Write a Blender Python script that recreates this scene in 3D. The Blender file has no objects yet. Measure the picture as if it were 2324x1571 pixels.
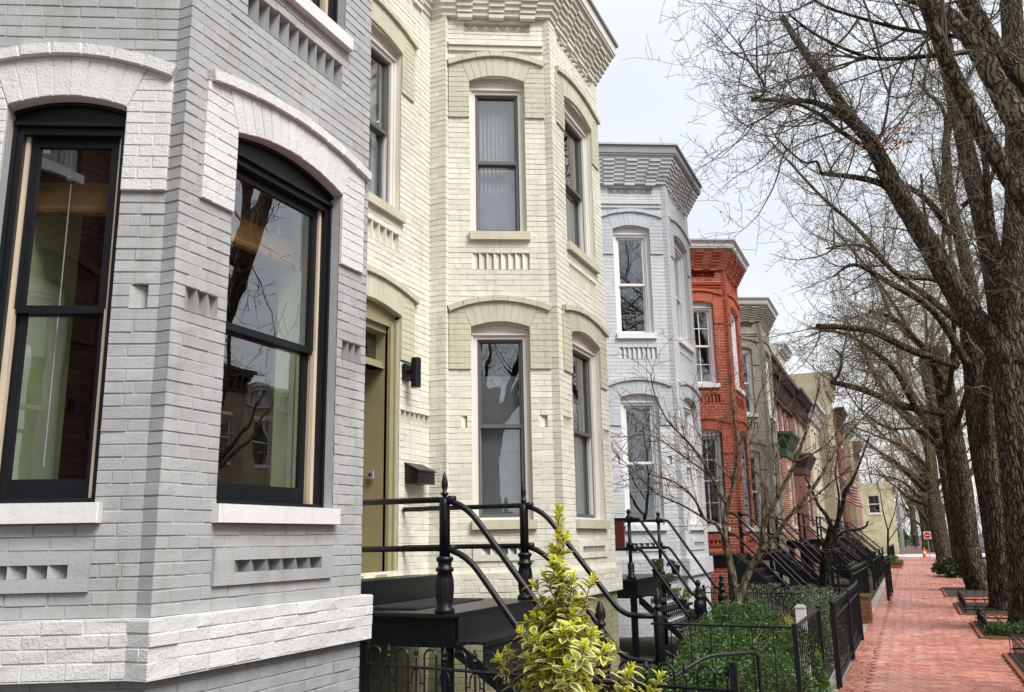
import bpy, math, random
from math import sin, cos, pi, radians, sqrt, atan2, exp
from mathutils import Vector, Matrix, noise as mnoise
random.seed(7)
R = random.random
def U(a, b): return a + (b - a) * random.random()
scene = bpy.context.scene
col = scene.collection
H = 1.65                      # eye height above the pavement
# ------------------------------------------------------------------ camera
YAW, PITCH, ROLL = .4123, .2186, -.0182
cy, sy, cp, sp = cos(YAW), sin(YAW), cos(PITCH), sin(PITCH)
RGT0 = Vector((sy, -cy, 0)); UP0 = Vector((-cy*sp, -sy*sp, cp)); FWD = Vector((cy*cp, sy*cp, sp))
RGT = RGT0*cos(ROLL) + UP0*sin(ROLL); UPV = UP0*cos(ROLL) - RGT0*sin(ROLL)
cam = bpy.data.cameras.new('camera'); camo = bpy.data.objects.new('camera', cam); col.objects.link(camo)
m = Matrix(((RGT.x, UPV.x, -FWD.x, 0), (RGT.y, UPV.y, -FWD.y, 0), (RGT.z, UPV.z, -FWD.z, H), (0, 0, 0, 1)))
camo.matrix_world = m
cam.sensor_width = 36; cam.lens = 36*1990/2324; cam.clip_end = 2000; cam.clip_start = .05
scene.camera = camo
def ray(x, y):                # a direction of view, to take real distances from
    return FWD*1990 + RGT*(x-1162) - UPV*(y-785.5)
def at_s(x, y, s):
    d = ray(x, y); return Vector((s, d.y*s/d.x, H + d.z*s/d.x))
def e_(x, y): return (1534+.5325*x, .5325*y)
def c6(x, y): return (1301+.438*x, 883+.438*y)
def b_(x, y): return (1627+.3847*x, 744+.3847*y)
def a_(x, y): return ((1900+x*.503)*.9296, (900+y*.503)*.9296)
# ------------------------------------------------------------------ mesh builder
ORG = {}
class MB:
    def __init__(s): s.v = []; s.f = []; s.m = []; s.sm = False
    def poly(s, pts, mi=0):
        n = len(s.v); s.v.extend([tuple(p) for p in pts]); s.f.append(tuple(range(n, n+len(pts)))); s.m.append(mi)
    def hexa(s, p, mi=0, skip=()):   # p: 8 pts bottom 0-3, top 4-7
        n = len(s.v); s.v.extend([tuple(q) for q in p])
        for k, f in enumerate(((0,3,2,1),(4,5,6,7),(0,1,5,4),(1,2,6,5),(2,3,7,6),(3,0,4,7))):
            if k in skip: continue
            s.f.append(tuple(n+i for i in f)); s.m.append(mi)
    def box(s, x0, y0, z0, x1, y1, z1, mi=0):
        s.hexa([(x0,y0,z0),(x1,y0,z0),(x1,y1,z0),(x0,y1,z0),(x0,y0,z1),(x1,y0,z1),(x1,y1,z1),(x0,y1,z1)], mi)
    def fbox(s, fr, u0, u1, z0, z1, d0, d1, mi=0):   # box on a wall frame
        P = fr.P
        s.hexa([P(u0,z0,d1),P(u1,z0,d1),P(u1,z0,d0),P(u0,z0,d0),P(u0,z1,d1),P(u1,z1,d1),P(u1,z1,d0),P(u0,z1,d0)], mi)
    def fprism(s, fr, pts, d0, d1, bev=0, mi=0):     # 2-D polygon (u,z) on a wall frame, from depth d0 out to d1
        n = len(pts); cu = sum(p[0] for p in pts)/n; cz = sum(p[1] for p in pts)/n
        b = len(s.v)
        s.v.extend([tuple(fr.P(u, z, d0)) for u, z in pts])
        if bev:
            s.v.extend([tuple(fr.P(u, z, d1-bev)) for u, z in pts])
            q = []
            for u, z in pts:
                l = math.hypot(cu-u, cz-z) or 1; k = bev*1.4/l; q.append((u+(cu-u)*k, z+(cz-z)*k))
            s.v.extend([tuple(fr.P(u, z, d1)) for u, z in q]); rings = 3
        else:
            s.v.extend([tuple(fr.P(u, z, d1)) for u, z in pts]); rings = 2
        for r in range(rings-1):
            for i in range(n):
                j = (i+1) % n; s.f.append((b+r*n+i, b+r*n+j, b+(r+1)*n+j, b+(r+1)*n+i)); s.m.append(mi)
        s.f.append(tuple(b+(rings-1)*n+i for i in range(n))); s.m.append(mi)
    def tube(s, pts, rad, n=6, mi=0, cap=True, fn=None):
        pts = [Vector(p) for p in pts]; k = len(pts)
        if not hasattr(rad, '__len__'): rad = [rad]*k
        b = len(s.v); up = None
        for i in range(k):
            t = (pts[min(i+1, k-1)] - pts[max(i-1, 0)])
            if t.length < 1e-9: t = Vector((0, 0, 1))
            t.normalize()
            if up is None:
                up = Vector((0, 0, 1)) if abs(t.z) < .9 else Vector((1, 0, 0))
            a = t.cross(up)
            if a.length < 1e-5: a = t.cross(Vector((1, .3, .2)))
            a.normalize(); up = a.cross(t)
            for j in range(n):
                w = 2*pi*j/n; r = rad[i]*(fn(w, i, pts[i]) if fn else 1)
                s.v.append(tuple(pts[i] + a*(r*cos(w)) + up*(r*sin(w))))
        for i in range(k-1):
            for j in range(n):
                j2 = (j+1) % n; s.f.append((b+i*n+j, b+i*n+j2, b+(i+1)*n+j2, b+(i+1)*n+j)); s.m.append(mi)
        if cap:
            s.f.append(tuple(b+j for j in range(n))[::-1]); s.m.append(mi)
            s.f.append(tuple(b+(k-1)*n+j for j in range(n))); s.m.append(mi)
    def lathe(s, c, prof, n=12, mi=0, fn=None):      # prof: (r, z) above c
        b = len(s.v)
        for r, z in prof:
            for j in range(n):
                w = 2*pi*j/n; q = r*(fn(w, z) if fn else 1)
                s.v.append((c[0]+q*cos(w), c[1]+q*sin(w), c[2]+z))
        for i in range(len(prof)-1):
            for j in range(n):
                j2 = (j+1) % n; s.f.append((b+i*n+j, b+i*n+j2, b+(i+1)*n+j2, b+(i+1)*n+j)); s.m.append(mi)
        s.f.append(tuple(b+j for j in range(n))[::-1]); s.m.append(mi)
        s.f.append(tuple(b+(len(prof)-1)*n+j for j in range(n))); s.m.append(mi)
    def build(s, name, mats, parent=None, smooth=False, uv=False):
        o = ORG.get(parent.name, Vector()) if parent else Vector()
        me = bpy.data.meshes.new(name)
        vs = s.v if o.length == 0 else [(x-o.x, y-o.y, z-o.z) for x, y, z in s.v]
        me.from_pydata(vs, [], s.f)
        if not isinstance(mats, (list, tuple)): mats = [mats]
        for mt in mats: me.materials.append(mt)
        if len(mats) > 1: me.polygons.foreach_set('material_index', s.m)
        if smooth or s.sm: me.polygons.foreach_set('use_smooth', [True]*len(me.polygons))
        if uv:
            l = me.uv_layers.new(name='UVMap'); d = l.data
            for p in me.polygons:
                nn = p.normal
                for li in p.loop_indices:
                    x, y, z = s.v[me.loops[li].vertex_index]
                    if abs(nn.z) > .7: d[li].uv = (x, y)
                    elif abs(nn.y) > abs(nn.x)*.9: d[li].uv = (x, z)
                    else: d[li].uv = (y, z)
        me.update()
        ob = bpy.data.objects.new(name, me); col.objects.link(ob)
        if parent: ob.parent = parent
        ORG[ob.name] = o
        return ob
def thing(name, label, cat, loc=(0, 0, 0), group=None):
    o = bpy.data.objects.new(name, None); col.objects.link(o); o.location = loc; o.empty_display_size = .2
    o['label'] = label; o['category'] = cat
    if group: o['group'] = group
    ORG[o.name] = Vector(loc); return o
def tag(o, label, cat, group=None, kind=None):
    o['label'] = label; o['category'] = cat
    if group: o['group'] = group
    if kind: o['kind'] = kind
    return o
def struct(o, kind='structure'): o['kind'] = kind; return o
class Fr:                      # wall frame: a->b runs with the outside on the right hand
    def __init__(s, a, b):
        s.a = Vector((a[0], a[1], 0)); s.b = Vector((b[0], b[1], 0)); s.t = (s.b-s.a); s.W = s.t.length; s.t.normalize()
        s.n = Vector((s.t.y, -s.t.x, 0))
    def P(s, u, z, d=0): return s.a + s.t*u + s.n*d + Vector((0, 0, z))
    def off(s, d):
        f = Fr((s.a+s.n*d)[:2], (s.b+s.n*d)[:2]); return f
# ------------------------------------------------------------------ materials
def newmat(name):
    mt = bpy.data.materials.new(name); mt.use_nodes = True; nt = mt.node_tree
    return mt, nt, nt.nodes['Principled BSDF']
def N(nt, t, **k):
    n = nt.nodes.new(t)
    for a, v in k.items():
        if a.startswith('i_'): n.inputs[a[2:].replace('_', ' ')].default_value = v
        else: setattr(n, a, v)
    return n
def noise(nt, vec, scale, detail=3, rough=.55):
    n = N(nt, 'ShaderNodeTexNoise'); n.inputs['Scale'].default_value = scale; n.inputs['Detail'].default_value = detail; n.inputs['Roughness'].default_value = rough
    nt.links.new(vec, n.inputs['Vector']); return n.outputs['Fac']
def ramp(nt, fac, stops):
    r = N(nt, 'ShaderNodeValToRGB'); e = r.color_ramp.elements
    e[0].position, e[1].position = stops[0][0], stops[-1][0]
    e[0].color = (*stops[0][1], 1) if len(stops[0][1]) == 3 else stops[0][1]; e[1].color = (*stops[-1][1], 1)
    for p, c in stops[1:-1]:
        q = e.new(p); q.color = (*c, 1)
    nt.links.new(fac, r.inputs['Fac']); return r.outputs['Color']
def mix(nt, fac, a, b, mode='MIX'):
    x = N(nt, 'ShaderNodeMix', data_type='RGBA', blend_type=mode)
    if isinstance(fac, float): x.inputs[0].default_value = fac
    else: nt.links.new(fac, x.inputs[0])
    for k, c in ((6, a), (7, b)):
        if isinstance(c, tuple): x.inputs[k].default_value = (*c, 1) if len(c) == 3 else c
        else: nt.links.new(c, x.inputs[k])
    return x.outputs[2]
def bump(nt, bs, h, strength=.3, dist=.01, prev=None):
    b = N(nt, 'ShaderNodeBump'); b.inputs['Strength'].default_value = strength; b.inputs['Distance'].default_value = dist
    nt.links.new(h, b.inputs['Height'])
    if prev: nt.links.new(prev, b.inputs['Normal'])
    nt.links.new(b.outputs['Normal'], bs.inputs['Normal']); return b.outputs['Normal']
def objco(nt): return N(nt, 'ShaderNodeTexCoord').outputs['Object']
def g(c, k): return tuple(max(0, min(1, x*k)) for x in c)
def paint(name, c, rough=.6, var=.12, isl=.06, bscale=70, bstr=.35, grime=(.35, .32, .27), gr=.25, spec=.3):
    mt, nt, bs = newmat(name); co = objco(nt)
    n1 = noise(nt, co, 1.1, 4); n2 = noise(nt, co, 9, 4)
    base = mix(nt, ramp(nt, n1, [(.3, (0,)*3), (.7, (1,)*3)]), g(c, 1-var), g(c, 1+var*.6))
    mp = N(nt, 'ShaderNodeMapping'); mp.inputs['Scale'].default_value = (5, 5, .55); nt.links.new(co, mp.inputs['Vector'])
    st = ramp(nt, noise(nt, mp.outputs['Vector'], 1.6, 5, .65), [(.49, (0,)*3), (.70, (1,)*3)])
    sc = N(nt, 'ShaderNodeMath', operation='MULTIPLY'); nt.links.new(st, sc.inputs[0]); sc.inputs[1].default_value = gr
    base = mix(nt, sc.outputs[0], base, tuple(x*y*1.6 for x, y in zip(c, grime)))
    if isl:
        geo = N(nt, 'ShaderNodeNewGeometry')
        v = ramp(nt, geo.outputs['Random Per Island'], [(0, (1-isl,)*3), (1, (1+isl*.4,)*3)])
        base = mix(nt, 1.0, base, v, 'MULTIPLY')
    ch = ramp(nt, noise(nt, co, 26, 6, .7), [(.73, (0,)*3), (.75, (.6,)*3)])
    base = mix(nt, ch, base, (.26, .18, .15)) if isl else base
    nt.links.new(base, bs.inputs['Base Color'])
    bs.inputs['Roughness'].default_value = rough; bs.inputs['Specular IOR Level'].default_value = spec
    m2 = N(nt, 'ShaderNodeMath', operation='ADD'); n3 = noise(nt, co, bscale, 4, .6)
    nt.links.new(n2, m2.inputs[0]); nt.links.new(n3, m2.inputs[1])
    # flaked coats of paint: small steps with ragged edges
    fl = ramp(nt, noise(nt, co, 7.5, 8, .62), [(.53, (0,)*3), (.55, (1,)*3)]); fb = N(nt, 'ShaderNodeBump'); fb.inputs['Strength'].default_value = min(.55, bstr*.8); fb.inputs['Distance'].default_value = .0016; nt.links.new(fl, fb.inputs['Height'])
    bump(nt, bs, m2.outputs[0], bstr, .006, fb.outputs['Normal'])
    return mt
def plain(name, c, rough=.5, metal=0, var=.08, bstr=.0, bscale=40, spec=.5):
    mt, nt, bs = newmat(name); co = objco(nt)
    n1 = noise(nt, co, 6, 4)
    nt.links.new(mix(nt, n1, g(c, 1-var*2), g(c, 1+var)), bs.inputs['Base Color'])
    bs.inputs['Roughness'].default_value = rough; bs.inputs['Metallic'].default_value = metal; bs.inputs['Specular IOR Level'].default_value = spec
    if bstr: bump(nt, bs, noise(nt, co, bscale, 5), bstr, .01)
    return mt
def brickmat(name, c1, c2, mortar, bw=.215, bh=.0688, ms=.009, rough=.85, bstr=.5):
    mt, nt, bs = newmat(name)
    uvn = N(nt, 'ShaderNodeTexCoord')
    b = N(nt, 'ShaderNodeTexBrick'); b.inputs['Scale'].default_value = 1; b.inputs['Brick Width'].default_value = bw; b.inputs['Row Height'].default_value = bh
    b.inputs['Mortar Size'].default_value = ms; b.inputs['Mortar Smooth'].default_value = .3; b.inputs['Bias'].default_value = 0
    b.inputs['Color1'].default_value = (*c1, 1); b.inputs['Color2'].default_value = (*c2, 1); b.inputs['Mortar'].default_value = (*mortar, 1)
    nt.links.new(uvn.outputs['UV'], b.inputs['Vector'])
    n1 = noise(nt, uvn.outputs['Object'], 1.3, 5)
    v = ramp(nt, n1, [(.3, (.75,)*3), (.7, (1.1,)*3)])
    nt.links.new(mix(nt, 1.0, b.outputs['Color'], v, 'MULTIPLY'), bs.inputs['Base Color'])
    bs.inputs['Roughness'].default_value = rough
    inv = N(nt, 'ShaderNodeMath', operation='SUBTRACT'); inv.inputs[0].default_value = 1; nt.links.new(b.outputs['Fac'], inv.inputs[1])
    bump(nt, bs, inv.outputs[0], bstr, .006)
    return mt
def island(name, stops, rough=.7, bstr=.3, bscale=60, var=.15, spec=.3):     # colour picked brick by brick / leaf by leaf
    mt, nt, bs = newmat(name); co = objco(nt); geo = N(nt, 'ShaderNodeNewGeometry')
    c = ramp(nt, geo.outputs['Random Per Island'], stops)
    v = ramp(nt, noise(nt, co, 2.2, 4), [(.3, (1-var,)*3), (.7, (1+var,)*3)])
    nt.links.new(mix(nt, 1.0, c, v, 'MULTIPLY'), bs.inputs['Base Color'])
    bs.inputs['Roughness'].default_value = rough; bs.inputs['Specular IOR Level'].default_value = spec
    if bstr: bump(nt, bs, noise(nt, co, bscale, 4), bstr, .005)
    return mt
def glassmat(name, tint=(.75, .8, .8), refl=1.0, base=.12):
    mt, nt, bs = newmat(name); nt.nodes.remove(bs); out = nt.nodes['Material Output']
    gl = N(nt, 'ShaderNodeBsdfGlossy'); gl.inputs['Roughness'].default_value = .005; gl.inputs['Color'].default_value = (.95*refl, .98*refl, 1*refl, 1)
    tr = N(nt, 'ShaderNodeBsdfTransparent'); tr.inputs['Color'].default_value = (*tint, 1)
    fr = N(nt, 'ShaderNodeLayerWeight'); fr.inputs['Blend'].default_value = .5; pw = N(nt, 'ShaderNodeMath', operation='POWER'); nt.links.new(fr.outputs['Facing'], pw.inputs[0]); pw.inputs[1].default_value = 4
    ad = N(nt, 'ShaderNodeMath', operation='MULTIPLY_ADD'); ad.inputs[1].default_value = .9; ad.inputs[2].default_value = .08+base; ad.use_clamp = True
    nt.links.new(pw.outputs[0], ad.inputs[0])
    mx = N(nt, 'ShaderNodeMixShader'); nt.links.new(ad.outputs[0], mx.inputs[0]); nt.links.new(tr.outputs[0], mx.inputs[1]); nt.links.new(gl.outputs[0], mx.inputs[2])
    # old panes wave a little
    co = objco(nt); bp = N(nt, 'ShaderNodeBump'); bp.inputs['Strength'].default_value = .04; bp.inputs['Distance'].default_value = .02
    nt.links.new(noise(nt, co, 3.5, 1), bp.inputs['Height']); nt.links.new(bp.outputs[0], gl.inputs['Normal'])
    nt.links.new(mx.outputs[0], out.inputs['Surface']); return mt
def barkmat(name, c1, c2, moss, mossamt=.5, bs_=.9, zs=.22, sc=14):
    """furrowed bark: long plates between dark cracks"""
    mt, nt, bs = newmat(name); co = objco(nt)
    wn = N(nt, 'ShaderNodeTexNoise'); wn.inputs['Scale'].default_value = 3.5; wn.inputs['Detail'].default_value = 4; nt.links.new(co, wn.inputs['Vector'])
    wv = N(nt, 'ShaderNodeVectorMath', operation='MULTIPLY_ADD'); nt.links.new(wn.outputs['Color'], wv.inputs[0]); wv.inputs[1].default_value = (.22, .22, .35); nt.links.new(co, wv.inputs[2])
    mp = N(nt, 'ShaderNodeMapping'); mp.inputs['Scale'].default_value = (1, 1, zs); nt.links.new(wv.outputs[0], mp.inputs['Vector'])
    vo = N(nt, 'ShaderNodeTexVoronoi', feature='DISTANCE_TO_EDGE'); vo.inputs['Scale'].default_value = sc; nt.links.new(mp.outputs[0], vo.inputs['Vector'])
    cr = ramp(nt, vo.outputs['Distance'], [(.0, (0,)*3), (.10, (.55,)*3), (.26, (1,)*3)])
    n = noise(nt, mp.outputs['Vector'], sc*2.3, 6, .65)
    pl = ramp(nt, n, [(.36, c1), (.64, c2)])
    c = mix(nt, cr, g(c1, .16), pl)
    mo = ramp(nt, noise(nt, co, 1.4, 5, .7), [(.62-mossamt*.25, (0,)*3), (.75, (1,)*3)])
    s = N(nt, 'ShaderNodeMath', operation='MULTIPLY'); nt.links.new(mo, s.inputs[0]); s.inputs[1].default_value = .75
    mc = mix(nt, s.outputs[0], c, mix(nt, cr, g(moss, .2), moss))
    nt.links.new(mc, bs.inputs['Base Color'])
    bs.inputs['Roughness'].default_value = .9; bs.inputs['Specular IOR Level'].default_value = .15
    h = N(nt, 'ShaderNodeMath', operation='MULTIPLY_ADD'); nt.links.new(n, h.inputs[0]); h.inputs[1].default_value = .35; nt.links.new(cr, h.inputs[2])
    bump(nt, bs, h.outputs[0], bs_, .05); return mt
M = {}
M['g1'] = paint('grey_painted_brick', (.385, .393, .396), var=.14, isl=.07, gr=.36, bscale=85, bstr=.5)
M['g1w'] = paint('white_painted_brick', (.62, .62, .615), var=.06, isl=.04, gr=.14, bscale=60, bstr=.8)
M['g1s'] = paint('white_painted_stone', (.66, .655, .64), var=.06, isl=0, gr=.14, bstr=.4, bscale=25)
M['g1b'] = paint('grey_painted_foundation', (.31, .325, .34), var=.12, isl=.04, gr=.35, bscale=22, bstr=.9)
M['c'] = paint('cream_painted_brick', (.69, .675, .575), var=.09, isl=.09, gr=.32, bstr=.5)
M['cs'] = paint('khaki_painted_brick', (.52, .50, .385), var=.1, isl=.06, gr=.22, bstr=.5)
M['cb'] = paint('olive_painted_foundation', (.30, .29, .17), var=.2, isl=.1, gr=.5, bstr=.5)
M['g2'] = paint('pale_grey_painted_brick', (.56, .575, .59), var=.08, isl=.06, gr=.18, bstr=.4)
M['g2s'] = paint('blue_grey_painted_brick', (.47, .50, .53), var=.08, isl=.06, gr=.18, bstr=.4)
M['r'] = island('red_brick', [(0, (.20, .04, .022)), (.35, (.35, .068, .033)), (.7, (.28, .055, .028)), (1, (.42, .11, .06))], rough=.8)
M['rs'] = island('orange_red_brick', [(0, (.33, .062, .03)), (1, (.44, .105, .05))], rough=.8)
M['rm'] = plain('pale_mortar', (.52, .36, .27), .9)
M['o'] = paint('olive_grey_painted_brick', (.30, .295, .235), var=.07, isl=.06, gr=.2, bstr=.4)
M['os'] = paint('dark_olive_grey_painted_brick', (.25, .25, .20), var=.07, isl=.06, gr=.2, bstr=.4)
M['black'] = plain('black_gloss_paint', (.008, .009, .012), .35, 0, .2, .15, 60, .3)
M['iron'] = plain('black_painted_iron', (.007, .008, .010), .38, 0, .3, .35, 55, .32)
M['ironp'] = plain('black_sheet_metal', (.006, .007, .009), .4, 0, .3, .2, 25, .35)
M['white'] = plain('white_wood_paint', (.72, .72, .72), .45, 0, .04, .05, 60)
M['wood_cream'] = paint('cream_wood_paint', (.69, .65, .60), rough=.5, var=.05, isl=0, gr=.12, bstr=.1)
M['beige'] = plain('beige_jamb_liner', (.60, .49, .36), .5)
M['screen'] = plain('dark_grey_screen_frame', (.10, .10, .095), .5)
M['lead'] = plain('grey_metal_flashing', (.36, .385, .40), .5, .2, .1, .2, 20)
M['fascia_g'] = plain('grey_wood_fascia', (.27, .27, .275), .6)
M['fascia_w'] = plain('white_cornice_paint', (.60, .60, .58), .5)
M['olive'] = plain('olive_door_frame_paint', (.31, .285, .155), .4, 0, .1, .05, 30)
M['reddoor'] = plain('dark_red_door_paint', (.16, .008, .010), .35)
M['glass'] = glassmat('window_glass', (.90, .92, .91), 1.0, .15)
M['glassd'] = glassmat('dim_window_glass', (.5, .52, .52), 1, .09)
M['screenglass'] = glassmat('screened_window_glass', (.72, .74, .75), .85, .16)
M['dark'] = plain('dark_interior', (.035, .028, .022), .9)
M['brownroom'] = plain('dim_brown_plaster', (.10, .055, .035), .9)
M['greenroom'] = plain('pale_green_plaster', (.66, .76, .45), .7)
M['bamboo'] = plain('woven_bamboo', (.30, .16, .045), .7, 0, .3, .8, 120)
M['blind'] = plain('pale_slat_blind', (.62, .66, .70), .6)
M['lace'] = plain('white_curtain_cloth', (.55, .57, .58), .8, 0, .2, .3, 20)
M['roofing'] = plain('dark_flat_roofing', (.06, .06, .06), .9)
M['soil'] = plain('dark_garden_soil', (.035, .026, .018), .95, 0, .5, .9, 18)
M['asphalt'] = plain('asphalt', (.055, .055, .058), .85, 0, .2, .4, 60)
M['concrete'] = plain('pale_concrete', (.36, .34, .30), .7, 0, .2, .5, 30)
M['wetconc'] = plain('wet_pale_concrete', (.55, .55, .54), .35, 0, .1, .2, 20)
M['kerb'] = plain('granite_kerb', (.26, .25, .24), .8, 0, .2, .5, 50)
M['paver'] = island('pink_red_clay_paver', [(0, (.36, .14, .11)), (.3, (.44, .175, .138)), (.6, (.50, .22, .175)), (.85, (.45, .155, .105)), (1, (.57, .285, .215))], rough=.42, bstr=.35, bscale=45, var=.2, spec=.5)
nt = M['paver'].node_tree; bs = nt.nodes['Principled BSDF']; co = objco(nt)
rr = ramp(nt, noise(nt, co, .9, 5, .6), [(.35, (.2,)*3), (.65, (.5,)*3)]); nt.links.new(rr, bs.inputs['Roughness'])
M['joint'] = plain('sandy_paver_joint', (.12, .07, .055), .8)
M['mossbrick'] = island('brown_pier_brick', [(0, (.15, .055, .025)), (1, (.27, .11, .05))], rough=.85)
M['moss'] = plain('green_moss', (.14, .15, .02), .95, 0, .4, 1, 60)
M['bark'] = barkmat('furrowed_bark', (.088, .066, .047), (.19, .148, .106), (.105, .112, .028), .6, 1.0, .16, 17)
M['bark2'] = barkmat('mossy_limb_bark', (.075, .058, .042), (.15, .115, .08), (.10, .105, .025), .75)
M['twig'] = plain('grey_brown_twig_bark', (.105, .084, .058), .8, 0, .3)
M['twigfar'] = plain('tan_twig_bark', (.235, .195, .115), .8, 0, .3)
M['sapbark'] = barkmat('smooth_olive_bark', (.15, .13, .075), (.24, .20, .13), (.13, .14, .05), .5, .3, .5, 8)
M['darkbark'] = barkmat('black_wet_bark', (.018, .016, .014), (.05, .04, .032), (.03, .035, .015), .2)
M['o2'] = island('dark_brown_brick', [(0, (.05, .025, .02)), (1, (.10, .05, .035))], rough=.8)
M['rm2'] = plain('dark_mortar', (.08, .06, .05), .9)
# ------------------------------------------------------------------ the bay-fronted row houses
L0, PT, SA, SB, LW, C = 3.58, 6.05, 3.52, 5.44, 4.97, .0688
Z0c = 1.295
def kz(k): return Z0c + k*C
JT = [.0065]
def brick_face(mb, fr, U0, U1, z0, z1, opens, amp=.0012, jt=None, far=False, hdr=True):
    """courses of real bricks (slot 0) on a mortar bed (slot 1), cut round openings (u0,u1,z0,z1)"""
    jt = jt or JT[0]; k0 = round((z0-Z0c)/C); k1 = round((z1-Z0c)/C); P = fr.P
    zs = [Z0c+k*C for k in range(k0, k1+1)]; zs[0] = z0; zs[-1] = z1
    for i in range(len(zs)-1):
        za, zb = zs[i], zs[i+1]; zm = (za+zb)/2
        iv = [(U0, U1)]
        for (a, b, c, d) in opens:
            if c < zm < d:
                nv = []
                for (p, q) in iv:
                    if b <= p or a >= q: nv.append((p, q)); continue
                    if a > p+.005: nv.append((p, a))
                    if b < q-.005: nv.append((b, q))
                iv = nv
        hd = hdr and (k0+i) % 7 == 3
        for (p, q) in iv:
            mb.poly([P(p, za, -.005), P(q, za, -.005), P(q, zb, -.005), P(p, zb, -.005)], 1)
            bl = .107 if hd else .215
            off = (.107 if (k0+i) % 2 else 0) + (.05 if hd else 0)
            x = p; nxt = p + bl - ((p + off + U(-.02, .02)) % bl)
            if nxt - p < .05: nxt += bl
            while x < q-.001:
                e = min(nxt + U(-.008, .008), q)
                if q - e < .055: e = q
                jl = 0 if x == p else jt/2; jr = 0 if e == q else jt/2
                a, b = x+jl, e-jr; c, d = za+jt/2+U(-.0018, .0018), zb-jt/2+U(-.0018, .0018)
                bv = .003; h = U(-amp, amp)
                t = [h+U(-amp, amp)*.8 for _ in range(4)]
                n = len(mb.v)
                mb.v.extend([tuple(P(a, c, -.005)), tuple(P(b, c, -.005)), tuple(P(b, d, -.005)), tuple(P(a, d, -.005)),
                             tuple(P(a+(bv if jl else 0), c+bv, t[0])), tuple(P(b-(bv if jr else 0), c+bv, t[1])), tuple(P(b-(bv if jr else 0), d-bv, t[2])), tuple(P(a+(bv if jl else 0), d-bv, t[3]))])
                for f in ((4,5,6,7),(0,1,5,4),(1,2,6,5),(2,3,7,6),(3,0,4,7)):
                    mb.f.append(tuple(n+j for j in f)); mb.m.append(0)
                x = e; nxt = x + bl
def reveal(mb, fr, o, depth=.13, mi=0, sides='lrtb'):
    a, b, c, d = o; P = fr.P
    if 'l' in sides: mb.poly([P(a, c, 0), P(a, d, 0), P(a, d, -depth), P(a, c, -depth)], mi)
    if 'r' in sides: mb.poly([P(b, c, 0), P(b, c, -depth), P(b, d, -depth), P(b, d, 0)], mi)
    if 't' in sides: mb.poly([P(a, d, 0), P(b, d, 0), P(b, d, -depth), P(a, d, -depth)], mi)
    if 'b' in sides: mb.poly([P(a, c, 0), P(a, c, -depth), P(b, c, -depth), P(b, c, 0)], mi)
def sawtooth(mb, fr, u0, u1, z0, z1, n, depth=.05, mi=0):
    """bricks set at an angle in a sunk panel"""
    P = fr.P; w = (u1-u0)/n
    for k in range(n):
        a = u0+k*w; b = a+w
        mb.poly([P(a, z0, 0), P(b-.004, z0, -depth), P(b-.004, z1, -depth), P(a, z1, 0)], mi)
        mb.poly([P(b-.004, z0, -depth), P(b, z0, 0), P(b, z1, 0), P(b-.004, z1, -depth)], mi)
        mb.poly([P(a, z0, 0), P(b, z0, -depth), P(b, z0, 0)], mi)
        mb.poly([P(a, z1, 0), P(b, z1, 0), P(b, z1, -depth)], mi)
def slots(mb, fr, u0, u1, z0, z1, n, depth=.055, mi=0, web=.012):
    """deep open slots with thin brick webs between"""
    P = fr.P; w = (u1-u0)/n
    mb.poly([P(u0, z0, -depth), P(u1, z0, -depth), P(u1, z1, -depth), P(u0, z1, -depth)], mi)
    reveal(mb, fr, (u0, u1, z0, z1), depth, mi)
    for k in range(n):
        a = u0+k*w
        mb.poly([P(a+web, z0, 0), P(a+w*.8, z0, -depth), P(a+w*.8, z1, -depth), P(a+web, z1, 0)], mi)
        if k: mb.fbox(fr, a, a+web, z0, z1, -depth, 0, mi)
def arcz(t, base, rise): return base + rise*4*t*(1-t)
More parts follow.
